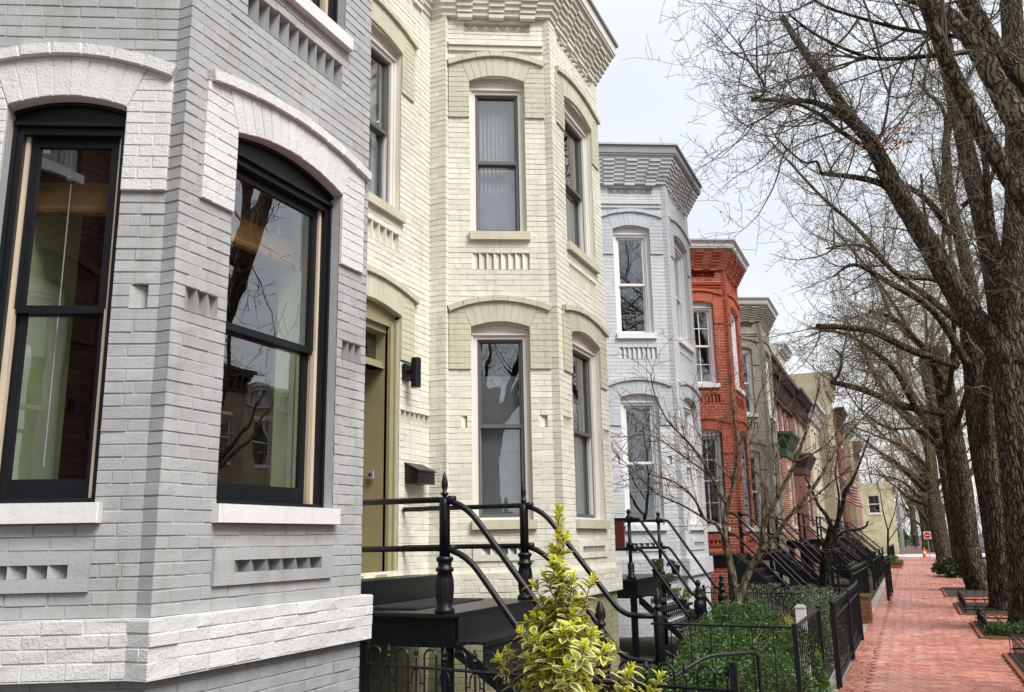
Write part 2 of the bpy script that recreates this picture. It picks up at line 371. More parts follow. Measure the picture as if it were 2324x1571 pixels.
def hood(fr, uL, uR, spring, rise, c0, c1, capz, caprise, jb, jo0, jo1, mats, parent, proud=.024, far=False):
    mb = MB(); n = max(7, round((uR-uL)/.082)); sl = .10
    capu = lambda u: arcz(max(0, min(1, (u-c0)/(c1-c0))), capz, caprise)
    # backing of the arch, gives the joints and the soffit
    K = 14
    for i in range(K):
        ta, tb = i/K, (i+1)/K
        ua, ub = uL+(uR-uL)*ta, uL+(uR-uL)*tb; va, vb = uL-sl+(uR-uL+2*sl)*ta, uL-sl+(uR-uL+2*sl)*tb
        mb.fprism(fr, [(ua, arcz(ta, spring, rise)), (ub, arcz(tb, spring, rise)), (vb, capu(vb)), (va, capu(va))], -.14, proud-.004, 0, 1)
    for i in range(n):
        g_ = .05/n
        ta, tb = (i+g_*.9)/n, (i+1-g_*.9)/n
        ta = (i+.045)/n; tb = (i+.955)/n
        ua, ub = uL+(uR-uL)*ta, uL+(uR-uL)*tb; va, vb = uL-sl+(uR-uL+2*sl)*ta, uL-sl+(uR-uL+2*sl)*tb
        q = U(-.002, .002)
        mb.fprism(fr, [(ua, arcz(ta, spring, rise)+q), (ub, arcz(tb, spring, rise)+q), (vb, capu(vb)-.003), (va, capu(va)-.003)], -.02, proud+U(-.0015, .0015), .003, 0)
    for side in (0, 1):
        uo = jo0 if side == 0 else jo1; ui = uL if side == 0 else uR; sg = -1 if side == 0 else 1
        k0 = round((jb-Z0c)/C); z = kz(k0); k = k0
        while True:
            za, zb = kz(k), kz(k+1)
            def inner(zz):
                if zz <= spring: return ui+sg*.003
                top = capu(ui+sg*sl); return ui + sg*.003 + sg*sl*min(1, (zz-spring)/(top-spring))
            top = capu((uo+ui)/2+sg*.03)
            if za > max(capu(uo), capu(inner(zb))): break
            ia, ib = inner(za), inner(zb)
            def piece(a0, a1, b0, b1):     # bottom a0..a1, top b0..b1
                zt0, zt1 = min(zb-.004, capu(b0)-.002), min(zb-.004, capu(b1)-.002)
                if min(zt0, zt1) < za+.012:
                    if max(zt0, zt1) < za+.012: return
                    zt0 = max(zt0, za+.006); zt1 = max(zt1, za+.006)
                pts = [(min(a0, a1), za+.004), (max(a0, a1), za+.004), (max(b0, b1), zt1 if b1 > b0 else zt0), (min(b0, b1), zt0 if b1 > b0 else zt1)]
                mb.fprism(fr, pts, -.02, proud+U(-.0015, .0015), .003, 0)
            sp = uo + (ui-uo)*(.66 if k % 2 else .34) if abs(ui-uo) > .15 else None
            if sp is not None and (sp-ib)*sg > .03:
                piece(uo, sp+sg*.004, uo, sp+sg*.004); piece(sp-sg*.004, ia, sp-sg*.004, ib)
            else: piece(uo, ia, uo, ib)
            k += 1
        # bed behind the jamb bricks and the jamb face inside the opening
        a, b = sorted((uo, ui)); e = .0025
        if side == 0: a += e; b -= e; q_ = [(a, jb+e), (b, jb+e), (b, spring), (b-sl, capu(b-sl)-.006), (a, capu(a)-.006)]
        else: a += e; b -= e; q_ = [(a, jb+e), (b, jb+e), (b, capu(b)-.006), (a+sl, capu(a+sl)-.006), (a, spring)]
        mb.fprism(fr, q_, -.02, proud-.004, 0, 1)
    # projecting cap course
    m_ = max(6, round((c1-c0)/.185)); x = 0
    for i in range(m_):
        ta, tb = (i+.02)/m_, (i+.98)/m_
        ua, ub = c0+(c1-c0)*ta, c0+(c1-c0)*tb; za, zb = arcz(ta, capz, caprise), arcz(tb, capz, caprise)
        tn = (zb-za)/(ub-ua); nx = -tn*.07; q = U(-.002, .003)
        mb.fprism(fr, [(ua, za+q), (ub, zb+q), (ub+nx, zb+.068+q), (ua+nx, za+.068+q)], -.01, .06+U(-.003, .003), .005, 2 if far is None else 0)
    for i in range(12):
        ta, tb = i/12, (i+1)/12; ua, ub = c0+.01+(c1-c0-.02)*ta, c0+.01+(c1-c0-.02)*tb
        mb.fprism(fr, [(ua, arcz(ta, capz, caprise)), (ub, arcz(tb, capz, caprise)), (ub, arcz(tb, capz, caprise)+.066), (ua, arcz(ta, capz, caprise)+.066)], -.01, .052, 0, 1)
    return mb.build('window_hood', mats, parent)
def window_unit(fr, uL, uR, zb, spring, rise, st, root, mats, hoodargs=None):
    """casing > sash, pane, sill, blind ...; st = style dict"""
    cs = st.get('cw', .055); d0 = -.09; mb = MB(); ht = spring - .085
    F = mb.fbox
    for (a, b) in ((uL, uL+cs), (uR-cs, uR)): F(fr, a, b, zb, ht, -.15, d0)
    # stepped brick mould
    for (a, b) in ((uL, uL+cs*.4), (uR-cs*.4, uR)): F(fr, a, b, zb, ht+.03, -.14, d0+.018)
    F(fr, uL, uR, zb, zb+.03, -.2, d0+.012)
    F(fr, uL+cs, uR-cs, ht-.045, ht, -.15, d0)
    F(fr, uL+.004, uR-.004, ht, ht+.022, -.14, d0+.03)
    K = 10; W = uR-uL
    for i in range(K):
        ta, tb = i/K, (i+1)/K
        mb.fprism(fr, [(uL+W*ta, ht+.01), (uL+W*tb, ht+.01), (uL+W*tb, arcz(tb, spring, rise)), (uL+W*ta, arcz(ta, spring, rise))], -.14, d0+.006, 0)
        if st.get('mold'):
            mb.fprism(fr, [(uL+W*ta, arcz(ta, spring, rise)-.022), (uL+W*tb, arcz(tb, spring, rise)-.022), (uL+W*tb, arcz(tb, spring, rise)), (uL+W*ta, arcz(ta, spring, rise))], -.14, d0+.03, 0)
    if st.get('scallop'):
        nn = int(W/.075)
        for i in range(nn):
            uc = uL+W*(i+.5)/nn; zc = arcz((i+.5)/nn, spring, rise)-.045
            mb.tube([fr.P(uc+.028*cos(w), zc+.028*sin(w), d0+.012) for w in [pi*j/6 for j in range(7)]], .006, 4)
    win = mb.build('window', mats['casing'], root)
    zm = (zb + ht)/2 + st.get('mr', 0)
    A, B = uL+cs, uR-cs
    # jamb liner tracks
    for a, b, c, d in ((A, A+.022, A+.0215, A+.03), (B-.022, B, B-.03, B-.0215)):
        t = MB(); t.fbox(fr, a, b, zb+.03, ht-.045, -.235, -.125); t.fbox(fr, c, d, zb+.032, zm, -.16, -.126); t.build('jamb_liner', mats['track'], win)
    sw = st.get('sw', .05); bt = st.get('bt', .075)
    A2, B2 = A+.018, B-.018
    for nm, z0, z1, dd, bot, top in (('sash', zm-.02, ht-.045, -.145, .045, sw), ('sash', zb+.03, zm+.02, -.185, bt, .045)):
        q = MB()
        q.fbox(fr, A2, A2+sw, z0, z1, dd-.035, dd); q.fbox(fr, B2-sw, B2, z0, z1, dd-.035, dd)
        q.fbox(fr, A2+sw, B2-sw, z0, z0+bot, dd-.034, dd-.001); q.fbox(fr, A2+sw, B2-sw, z1-top, z1, dd-.034, dd-.001)
        if st.get('muntin') and dd > -.15 or st.get('muntin') == 2:
            um = (A2+B2)/2; zz = (z0+bot+z1-top)/2
            q.fbox(fr, um-.01, um+.01, z0+bot, z1-top, dd-.03, dd-.004); q.fbox(fr, A2+sw, B2-sw, zz-.01, zz+.01, dd-.029, dd-.005)
        so = q.build(nm, mats['sash'], win)
        p = MB(); uu0, uu1, a0, a1 = A2+sw-.003, B2-sw+.003, z0+bot-.003, z1-top+.003
        P = fr.P; p.poly([P(uu0, a0, dd-.018), P(uu1, a0, dd-.018), P(uu1, a1, dd-.018), P(uu0, a1, dd-.018)])
        p.build('pane', mats['pane'], win)
    if st.get('stormbar'):   # screen frame in front of the sashes
        q = MB(); w = .028
        q.fbox(fr, A+.002, A+w, zb+.03, ht-.045, -.135, -.12); q.fbox(fr, B-w, B-.002, zb+.03, ht-.045, -.135, -.12)
        q.fbox(fr, A+w, B-w, zb+.03, zb+.075, -.134, -.121); q.fbox(fr, A+w, B-w, ht-.075, ht-.045, -.134, -.121); q.fbox(fr, A+w, B-w, zm-.022, zm+.022, -.134, -.121)
        q.build('screen_frame', mats['screen'], win)
    if st.get('blind'):
        q = MB(); z = zb+.08; P = fr.P; zt = zb+.08+(ht-zb-.15)*st['blind']
        while z < zt:
            q.poly([P(A2+.03, z, -.265), P(B2-.03, z, -.265), P(B2-.03, z+.03, -.25), P(A2+.03, z+.03, -.25)]); z += .032
        q.build('blind', M['blind'], win)
    if st.get('curtain'):
        q = MB(); P = fr.P
        for (a, b) in ((A2, A2+(B2-A2)*st['curtain']), (B2-(B2-A2)*st['curtain'], B2)):
            m_ = 10
            for i in range(m_):
                x0, x1 = a+(b-a)*i/m_, a+(b-a)*(i+1)/m_; da, db = -.28-.02*(i % 2), -.28-.02*((i+1) % 2)
                q.poly([P(x0, zb, da), P(x1, zb, db), P(x1, ht, db), P(x0, ht, da)])
        q.build('curtain', M['lace'], win)
    # sill
    s0, s1 = st['sill']; sb = MB()
    sb.fprism(fr, [(s0, zb-.105), (s1, zb-.105), (s1, zb), (s0, zb)], -.14, .055, .006)
    sb.build('sill', mats['sill'], win)
    if hoodargs: hood(fr, uL, uR, spring, rise, *hoodargs, mats=mats['hood'], parent=win)
    return win
def offset_poly(pts, d):
    fr = [Fr(pts[i], pts[i+1]) for i in range(len(pts)-1)]; out = []
    for i, p in enumerate(pts):
        if i == 0: n = fr[0].n; out.append((p[0]+n.x*d, p[1]+n.y*d)); continue
        if i == len(pts)-1: n = fr[-1].n; out.append((p[0]+n.x*d, p[1]+n.y*d)); continue
        n1, n2 = fr[i-1].n, fr[i].n; b = n1+n2; k = d*2/(b.length_squared) if b.length_squared > .05 else 0
        out.append((p[0]+b.x*k, p[1]+b.y*k))
    return out
def ring_box(mb, base, z0, z1, d0, d1, mi=0, dt=None):
    """a moulding that follows the outline; d0 inner, d1 outer at bottom, dt outer at top"""
    dt = d1 if dt is None else dt
    q0 = offset_poly(base, d0); q1 = offset_poly(base, d1); q2 = offset_poly(base, dt)
    for i in range(len(base)-1):
        A0, B0, A1, B1, A2, B2 = q0[i], q0[i+1], q1[i], q1[i+1], q2[i], q2[i+1]
        mb.hexa([(*A1, z0), (*B1, z0), (*B0, z0), (*A0, z0), (*A2, z1), (*B2, z1), (*B0, z1), (*A0, z1)], mi, skip=(3, 5) if 0 < i < len(base)-2 else ())
def corbels(mb, base, segs, mi=0, z0=8.27, z1=8.75):
    q = [offset_poly(base, .0), offset_poly(base, .235)]
    for i in range(len(base)-1):   # slanting bed
        mb.poly([(*q[0][i], z0-.01), (*q[0][i+1], z0-.01), (*q[1][i+1], z1), (*q[1][i], z1)], 1)
    rows = int((z1-z0)/C)
    for i in range(len(base)-1):
        n = segs[i]
        if not n: n = 1
        for j in range(-1, rows+1):
            for odd in (0, 1):
                z = z0 + j*C + (C*.5 if odd else 0)
                if j == -1 and not odd: continue
                if z+.058 > z1: continue
                k = (z-z0)/(z1-z0); d = max(0, .235*k) + .022 + (.012 if odd else 0)
                o = offset_poly(base, d); f = Fr(o[i], o[i+1]); w = f.W/n
                for c in range(n):
                    if c % 2 != odd: continue
                    mb.fbox(f, c*w+.003, (c+1)*w-.003, z, z+.056, -.07, U(-.002, .002), mi)
def diamonds(mb, fr, u0, u1, z0, z1, mi=0):
    P = fr.P; mb.fbox(fr, u0, u1, kz(98)+.003, z0, -.075, .0005, mi); mb.fbox(fr, u0, u1, z1, kz(101)-.003, -.075, .0005, mi)
    n = max(2, round((u1-u0)/.145)); w = (u1-u0)/n; zc = (z0+z1)/2; dp = -.07
    mb.poly([P(u0, z0, dp), P(u1, z0, dp), P(u1, z1, dp), P(u0, z1, dp)], mi); reveal(mb, fr, (u0, u1, z0, z1), -dp, mi, 'lr')
    for k in range(n+1):
        c = u0+k*w; a, b = max(u0, c-w/2), min(u1, c+w/2)
        top = P(min(max(c, u0), u1), zc, .02)
        r = [P(a, zc, dp), P(c, z0, dp), P(b, zc, dp), P(c, z1, dp)]
        for i in range(4): mb.poly([r[i], r[(i+1) % 4], top], mi)
def bay_house(i, name, label, T):
    """i = place in the row; T = colours and window styles"""
    o = i*PT; root = thing('row_house' if False else name, label, 'house', (SA+o, L0, 0), 'bay fronted row houses')
    pt = lambda s, l: (s+o, l)
    W = [pt(.04, LW), pt(2.87, LW), pt(2.87, 4.75), pt(2.95, 4.75), pt(SA, 3.68), pt(SA, L0), pt(SB, L0), pt(SB, 3.68), pt(6.01, 4.75), pt(6.09, 4.75), pt(6.09, LW)]
    S = [pt(.04, LW), pt(2.87, LW), pt(2.87, 4.80), pt(SA, L0), pt(SB, L0), pt(6.09, 4.80), pt(6.09, LW)]
    fw, fr1, fl, fd, fr2, ff = [Fr(W[k], W[k+1]) for k in range(6)]
    f3, fd2, f5, f6 = [Fr(W[k], W[k+1]) for k in range(6, 10)]
    wd = fd.W; wall = MB()
    s2 = T.get('s2', 5.345); far = i >= 3
    # openings: (frame, uL, uR)
    low = dict(zb=1.885, spring=4.15, up=dict(zb=s2, spring=7.37))
    OW = (.98, 2.12)
    door = (OW[0], 2.155, 1.33, 4.19)
    diagO = (.262 if i else .295, .960); frontO = (.428, 1.553)
    def ops(a, b, up=True, lo=True):
        r = []
        if lo: r.append((a, b, 1.80, 4.23))
        if up: r.append((a, b, s2-.09, 7.445))
        return r
    zt = 8.29; amp = T.get('amp', .0012)
    def slot_open(u0, u1): return [(u0, u1, kz(52)+T.get('ds', 0), kz(55)+T.get('ds', 0))]
    pan = lambda u0, u1: [(u0, u1, kz(3), kz(4))]
    ds = T.get('ds', 0)
    # wall with the door
    notch = (OW[1]+.06, 2.82, kz(24), kz(26))
    has = i > 0
    ow = [] if not has else ops(*OW, lo=False)+[door, notch] + slot_open(1.0, 2.10)
    brick_face(wall, fw, 0, 2.83, 1.295, zt, ow, amp)
    if has:
        reveal(wall, fw, (door[0], door[1], 1.33, 4.1), .09, sides='lr'); sawtooth(wall, fw, *notch, 6)
        reveal(wall, fw, (*OW, s2, 7.37), .1, sides='lr'); slots(wall, fw, 1.0, 2.10, kz(52)+ds, kz(55)+ds, 8)
    brick_face(wall, fr1, 0, fr1.W, 1.295, zt, [], amp); brick_face(wall, fl, 0, fl.W, 1.295, zt, [], amp, hdr=False)
    for f, full in ((fd, True), (fd2, far is None)):
        n1, n2 = (.14, .21, kz(24), kz(26)), (wd-.16, wd-.06, kz(24), kz(26))
        brick_face(wall, f, 0, wd, 1.295, zt, ops(*diagO) + [n1, n2] + slot_open(.28, .985) + pan(.36, .86) + ([(.2, 1.05, kz(98), kz(101))]), amp)
        sawtooth(wall, f, *n1, 1); sawtooth(wall, f, *n2, 1)
        for z0, z1 in ((1.885, 4.15), (s2, 7.37)): reveal(wall, f, (*diagO, z0, z1), .1, sides='lr')
        if T.get('deep'): sawtooth(wall, f, .28, .985, kz(52)+ds, kz(55)+ds, 8, .075)
        else: sawtooth(wall, f, .28, .985, kz(52)+ds, kz(55)+ds, 8)
        diamonds(wall, f, .2, 1.05, 8.075, 8.21)
        # proud panel under the lower window
        wall.fbox(f, .265, .965, kz(4), kz(5), -.01, .022); wall.fbox(f, .265, .965, kz(2), kz(3), -.01, .022)
        wall.fbox(f, .265, .36, kz(3), kz(4), -.01, .022); wall.fbox(f, .86, .965, kz(3), kz(4), -.01, .022); sawtooth(wall, f.off(.022), .36, .86, kz(3), kz(4), 5, .07)
        # double band under the diamonds
        wall.fbox(f, 0, wd, 7.795, 7.855, -.01, .03); wall.fbox(f, 0, wd, 7.862, 7.922, -.01, .055)
    brick_face(wall, fr2, 0, fr2.W, 1.295, zt, [], amp); brick_face(wall, f3, 0, f3.W, 1.295, zt, [], amp)
    brick_face(wall, f5, 0, f5.W, 1.295, zt, [], amp, hdr=False); brick_face(wall, f6, 0, f6.W, 1.295, zt, [], amp)
    n1, n2 = (.09, .35, kz(24), kz(26)), (1.62, 1.86, kz(24), kz(26))
    brick_face(wall, ff, 0, 1.92, 1.295, zt, ops(*frontO)+[n1, n2]+slot_open(.47, 1.53)+pan(.58, 1.42)+[(.28, 1.63, kz(98), kz(101))], amp)
    sawtooth(wall, ff, *n1, 3); sawtooth(wall, ff, *n2, 3)
    for z0, z1 in ((1.885, 4.165), (s2, 7.37)): reveal(wall, ff, (*frontO, z0, z1), .1, sides='lr')
    if T.get('deep'): sawtooth(wall, ff, .47, 1.53, kz(52)+ds, kz(55)+ds, 10, .085)
    else: sawtooth(wall, ff, .47, 1.53, kz(52)+ds, kz(55)+ds, 12)
    diamonds(wall, ff, .28, 1.63, 8.075, 8.21)
    wall.fbox(ff, .42, 1.545, kz(4), kz(5), -.01, .022); wall.fbox(ff, .42, 1.545, kz(2), kz(3), -.01, .022)
    wall.fbox(ff, .42, .58, kz(3), kz(4), -.01, .022); wall.fbox(ff, 1.42, 1.545, kz(3), kz(4), -.01, .022); sawtooth(wall, ff.off(.022), .58, 1.42, kz(3), kz(4), 6, .08)
    corbels(wall, S, (13, 0, 7, 9, 7, 0))
    wall.build('wall', T['wall'], root)
    # water table
    wt = MB(); q = offset_poly(W, .06)
    for k in range(len(q)-1):
        f = Fr(q[k], q[k+1])
        if f.W > .02: brick_face(wt, f, 0, f.W, 1.005, 1.295, [(max(0, door[0]-.0), door[1], 1.0, 1.4)] if k == 0 and has else [], T.get('wamp', amp*1.6), hdr=False)
    ring_box(wt, W, 1.285, 1.297, -.02, .058, 0); ring_box(wt, W, 1.0, 1.008, -.02, .058, 0)
    wt.build('water_table', T['wt'], root)
    fb = MB(); q = W
    for k in range(len(q)-1):
        f = Fr(q[k], q[k+1])
        if f.W > .02: brick_face(fb, f, 0, f.W, kz(-18)-.06, 1.0, [], amp)
    fb.build('foundation_wall', T['found'], root)
    # cornice
    cn = MB(); ring_box(cn, S, 8.75, 8.785, -.05, .265); ring_box(cn, S, 8.785, 8.93 if not T.get('ogee') else 8.87, -.05, .28, 0, .29)
    if T.get('ogee'): ring_box(cn, S, 8.87, 8.925, -.05, .295, 0, .34)
    ztp = 8.927 if T.get('ogee') else 8.932
    cn.build('cornice', T['cornice'], root)
    cp_ = MB(); ring_box(cp_, S, ztp, ztp+.035, -.2, .35 if T.get('ogee') else .325); cp_.build('flashing', M['lead'], root)
    rf = MB(); pr_ = offset_poly(S, -.1); rf.poly([(*p, 8.90) for p in pr_] + [pt(6.09, 14)+(8.90,), pt(.04, 14)+(8.90,)]); rf.build('roof', M['roofing'], root)
    iw = MB()
    for s_ in (.045, 6.085): iw.poly([pt(s_, 5.0)+(0,), pt(s_, 14)+(0,), pt(s_, 14)+(8.90,), pt(s_, 5.0)+(8.90,)])
    iw.poly([pt(.04, 14)+(0,), pt(6.09, 14)+(0,), pt(6.09, 14)+(8.90,), pt(.04, 14)+(8.90,)])
    for zz in (1.25, 4.75): iw.poly([pt(.05, LW+.02)+(zz,), pt(2.9, LW+.02)+(zz,), pt(SA+.05, L0+.16)+(zz,), pt(SB-.05, L0+.16)+(zz,), pt(6.05, LW+.02)+(zz,), pt(6.08, 14)+(zz,), pt(.05, 14)+(zz,)])
    iw.build('interior_wall', T.get('room', M['dark']), root)
    # windows
    ms = T['win']; st = T['st']
    ha = (0.0, wd+.0, 4.335, .13, kz(34), .0, wd); hf = (.165, 1.875, 4.385, .105, kz(34), .15, 1.835)
    ua = (0.0, wd, 7.575, .13, kz(81), .0, wd); uf = (.165, 1.875, 7.60, .11, kz(81), .15, 1.835)
    for f, so in ((fd, (.25, 1.0)), (fd2, (.25, 1.0))):
        if f is fd or i < 2:
            window_unit(f, *diagO, 1.885, 4.15, .065, dict(st, sill=so, **T.get('dl', {})), root, ms, ha)
            window_unit(f, *diagO, s2, 7.37, .075, dict(st, sill=so, **T.get('du', {})), root, ms, ua)
        else:
            window_unit(f, *diagO, 1.885, 4.15, .065, dict(st, sill=so), root, ms, ha); window_unit(f, *diagO, s2, 7.37, .075, dict(st, sill=so), root, ms, ua)
    window_unit(ff, *frontO, 1.885, 4.165, .09, dict(st, sill=(.40, 1.58), **T.get('fl', {})), root, ms, hf)
    window_unit(ff, *frontO, s2, 7.37, .09, dict(st, sill=(.40, 1.60), **T.get('fu', {})), root, ms, uf)
    if has:
        window_unit(fw, *OW, s2, 7.37, .08, dict(st, sill=(.93, 2.18), **T.get('wu', {})), root, ms, (.70, 2.44, 7.595, .12, kz(81), .71, 2.40))
        # front door in its deep olive or white frame
        dm = MB(); a, b = door[0], door[1]
        for (x0, x1) in ((a, a+.10), (b-.10, b)): dm.fbox(fw, x0, x1, 1.33, 4.05, -.13, -.06)
        for (x0, x1) in ((a, a+.03), (b-.03, b)): dm.fbox(fw, x0, x1, 1.33, 4.05, -.10, -.035)
        for (x0, x1) in ((a+.07, a+.10), (b-.10, b-.07)): dm.fbox(fw, x0, x1, 1.33, 4.0, -.55, -.10)
        for k in range(10):
            ta, tb = k/10, (k+1)/10; w_ = b-a
            dm.fprism(fw, [(a+w_*ta, 4.0), (a+w_*tb, 4.0), (a+w_*tb, arcz(tb, 4.13, .07)), (a+w_*ta, arcz(ta, 4.13, .07))], -.16, -.07)
        dm.fbox(fw, a+.1, b-.1, 3.53, 3.61, -.30, -.16); dm.fbox(fw, a+.1, b-.1, 3.93, 4.0, -.30, -.12); dm.fbox(fw, a+.1, b-.1, 3.53, 3.56, -.55, -.14)
        dm.fbox(fw, a+.03, b-.03, 1.28, 1.335, -.6, .0)
        d_ = dm.build('doorway', T['door'][0], root)
        dd = MB(); dd.fbox(fw, a+.1, b-.1, 1.33, 3.53, -.60, -.55)
        for (z0, z1) in ((1.55, 2.2), (2.35, 3.35)):
            for (x0, x1) in ((a+.2, (a+b)/2-.05), ((a+b)/2+.05, b-.2)): dd.fbox(fw, x0, x1, z0, z1, -.56, -.535)
        do = dd.build('door', T['door'][1], root)
        k_ = MB(); k_.lathe(fw.P(a+.18, 2.3, -.52), [(.0, -.03), (.028, -.02), (.03, 0), (.025, .02), (0, .03)], 10); k_.build('door_handle', M['lead'], do)
        tg = MB(); P = fw.P; tg.poly([P(a+.1, 3.6, -.25), P(b-.1, 3.6, -.25), P(b-.1, 3.94, -.25), P(a+.1, 3.94, -.25)]); tg.build('transom_pane', M['glassd'], d_)
        hood(fw, a, b, 4.13, .07, .68, 2.50, 4.345, .12, kz(34), .71, 2.44, mats=ms['hood'], parent=d_)
    return root, dict(fw=fw, fd=fd, ff=ff, fd2=fd2)
hp = lambda a, b: [a, b]
T0 = dict(wall=[M['g1'], M['g1']], wt=[M['g1w'], M['g1w']], found=[M['g1b'], M['g1b']], cornice=M['white'], s2=5.46, ds=.1376, deep=1, amp=.0024, wamp=.0048,
    win=dict(casing=M['black'], sash=M['black'], pane=M['glass'], track=M['beige'], sill=M['g1s'], hood=[M['g1w'], M['g1w']]), st=dict(cw=.055, sw=.055, bt=.11, mold=1), room=M['brownroom'])
G1, G1F = bay_house(0, 'bay_row_house', 'light grey painted brick house with white arches and black windows, nearest at left', T0)
T1 = dict(wall=[M['c'], M['c']], wt=[M['c'], M['c']], found=[M['cb'], M['cb']], cornice=M['wood_cream'], amp=.002, wamp=.003, door=(M['olive'], M['reddoor']),
    win=dict(casing=M['wood_cream'], sash=M['screen'], pane=M['screenglass'], track=M['white'], sill=M['cs'], hood=[M['cs'], M['cs']], screen=M['screen']), st=dict(cw=.075, sw=.03, bt=.04, scallop=1, stormbar=1, mold=1),
    dl=dict(blind=.8), du=dict(curtain=.5, blind=.3), fl=dict(blind=.7), fu=dict(blind=.6), wu=dict(curtain=.4))
G2_, CF = bay_house(1, 'bay_row_house', 'cream painted brick house with khaki arches, grey screened windows and an olive doorway', T1)
T2 = dict(wall=[M['g2'], M['g2']], wt=[M['g2'], M['g2']], found=[M['g2'], M['g2']], cornice=M['fascia_g'], door=(M['white'], M['reddoor']),
    win=dict(casing=M['white'], sash=M['white'], pane=M['glass'], track=M['white'], sill=M['white'], hood=[M['g2s'], M['g2s']]), st=dict(cw=.07, sw=.04, bt=.05), dl=dict())
bay_house(2, 'bay_row_house', 'pale bluish grey painted house between the cream house and the red house', T2)
T3 = dict(wall=[M['r'], M['rm']], wt=[M['r'], M['rm']], found=[M['r'], M['rm']], cornice=M['fascia_w'], ogee=1, door=(M['white'], M['black']),
    win=dict(casing=M['white'], sash=M['white'], pane=M['glass'], track=M['white'], sill=M['white'], hood=[M['rs'], M['rm']]), st=dict(cw=.07, sw=.04, bt=.05, muntin=2))
JT[0] = .0125
RH, RF = bay_house(3, 'bay_row_house', 'red brick house with white cornice, multi-pane windows and iron bars on the lower windows', T3)
JT[0] = .0065
T4 = dict(wall=[M['o'], M['o']], wt=[M['o'], M['o']], found=[M['o'], M['o']], cornice=M['fascia_w'], ogee=1, door=(M['white'], M['black']),
    win=dict(casing=M['white'], sash=M['white'], pane=M['glassd'], track=M['white'], sill=M['fascia_w'], hood=[M['os'], M['os']]), st=dict(cw=.07, sw=.04, bt=.05))
bay_house(4, 'bay_row_house', 'olive grey painted brick house with pale cornice, just beyond the red brick house', T4)
TN = dict(T3, wall=[M['o2'], M['rm2']], wt=[M['o2'], M['rm2']], found=[M['o2'], M['rm2']], win=dict(T3['win'], hood=[M['o2'], M['rm2']]), st=dict(cw=.07, sw=.04, bt=.05))
bay_house(-1, 'bay_row_house', 'dark brown brick house behind the camera, mirrored in the left window', TN)
# iron bars on the red house's lower windows
for f, a, b in ((RF['fd'], .262, .96), (RF['ff'], .428, 1.553)):
    q = MB(); n = 6
    for k in range(n+1):
        u = a+.02+(b-a-.04)*k/n; q.tube([f.P(u, 1.9, -.03), f.P(u, 4.16, -.03)], .009, 5)
    for z in (2.0, 2.95, 3.05, 4.05): q.tube([f.P(a, z, -.03), f.P(b, z, -.03)], .009, 5)
    for zc in (2.5, 3.5):
        for sg in (-1, 1):
            for vv in (-1, 1):
                q.tube([f.P((a+b)/2+sg*(.02+.07*t+.05*sin(t*7)), zc+vv*(.05+.16*t), -.03) for t in [j/8 for j in range(9)]], .007, 4)
    q.build('window_bars', M['iron'], RH)
# interior of the grey house: pale green lining, shades
iw = MB()
def lining(f, a, b, dp):
    P = f.P; z0, z1 = 1.86, 4.12
    for u, sgn in ((a, -1), (b, 1)):
        iw.poly([P(u, z0, -.19), P(u+sgn*.02, z0, -dp), P(u+sgn*.02, z1, -dp), P(u, z1, -.19)])
    iw.poly([P(a, z1, -.19), P(b, z1, -.19), P(b+.02, z1, -.5), P(a-.02, z1, -.5)]); iw.poly([P(a, z0, -.19), P(b, z0, -.19), P(b+.02, z0, -.4), P(a-.02, z0, -.4)])
lining(G1F['fd'], .295, .96, 1.15); lining(G1F['ff'], .428, 1.553, .55)
iw.build('window_lining', M['greenroom'], G1)
# ------------------------------------------------------------------ ground
def sheet(name, x0, y0, x1, y1, z, mt):
    q = MB(); q.poly([(x0, y0, z), (x1, y0, z), (x1, y1, z), (x0, y1, z)]); return struct(q.build(name, mt))
sheet('ground', -400, -400, 900, 400, -.22, M['asphalt'])
q = MB(); q.box(-30, -3.0, -.2, 71, 14, 0); struct(q.build('yard_soil', M['soil']))
q = MB(); q.box(-30, -3.18, -.2, 71, -3.0, .012); struct(q.build('kerb', M['kerb']))
sheet('road', -60, -11.5, 200, -3.18, -.15, M['asphalt'])
sheet('cross_street', 71, -60, 83, 60, -.03, M['wetconc'])
q = MB(); q.box(83, -3.0, -.2, 260, 40, .0); struct(q.build('far_pavement', M['joint']))
q = MB(); q.box(-60, -40, -.2, 120, -11.5, -.02); struct(q.build('opposite_pavement', M['concrete']))
# herringbone brick pavement, laid at 45 degrees, with a straight border on the garden side
pv = MB(); pv.poly([(-6, -.7, .004), (71, -.7, .004), (71, .86, .004), (-6, .86, .004)], 1)
def paver(mb, c, ax, ay, hl, hw, keep):
    z = .014 + U(-.0018, .0018); pts = []
    if not keep(c): return
    for sx, sy_ in ((-1, -1), (1, -1), (1, 1), (-1, 1)):
        pts.append((c[0]+ax[0]*sx*hl+ay[0]*sy_*hw, c[1]+ax[1]*sx*hl+ay[1]*sy_*hw))
    b = .005; n = len(mb.v); t = [U(-.0015, .0015) for _ in range(4)]
    for p in pts: mb.v.append((p[0], p[1], .004))
    for k, (sx, sy_) in enumerate(((-1, -1), (1, -1), (1, 1), (-1, 1))):
        mb.v.append((c[0]+ax[0]*sx*(hl-b)+ay[0]*sy_*(hw-b), c[1]+ax[1]*sx*(hl-b)+ay[1]*sy_*(hw-b), z+t[k]))
    for f in ((4,5,6,7),(0,1,5,4),(1,2,6,5),(2,3,7,6),(3,0,4,7)): mb.f.append(tuple(n+j for j in f)); mb.m.append(0)
r2 = sqrt(.5); PW = .108
tree_pos = [(17.6, -1.93, .50), (22.3, -1.82, .46), (29.2, -1.95, .50), (38.9, -1.85, .47), (52.4, -1.8, .5), (62, -1.9, .45)]
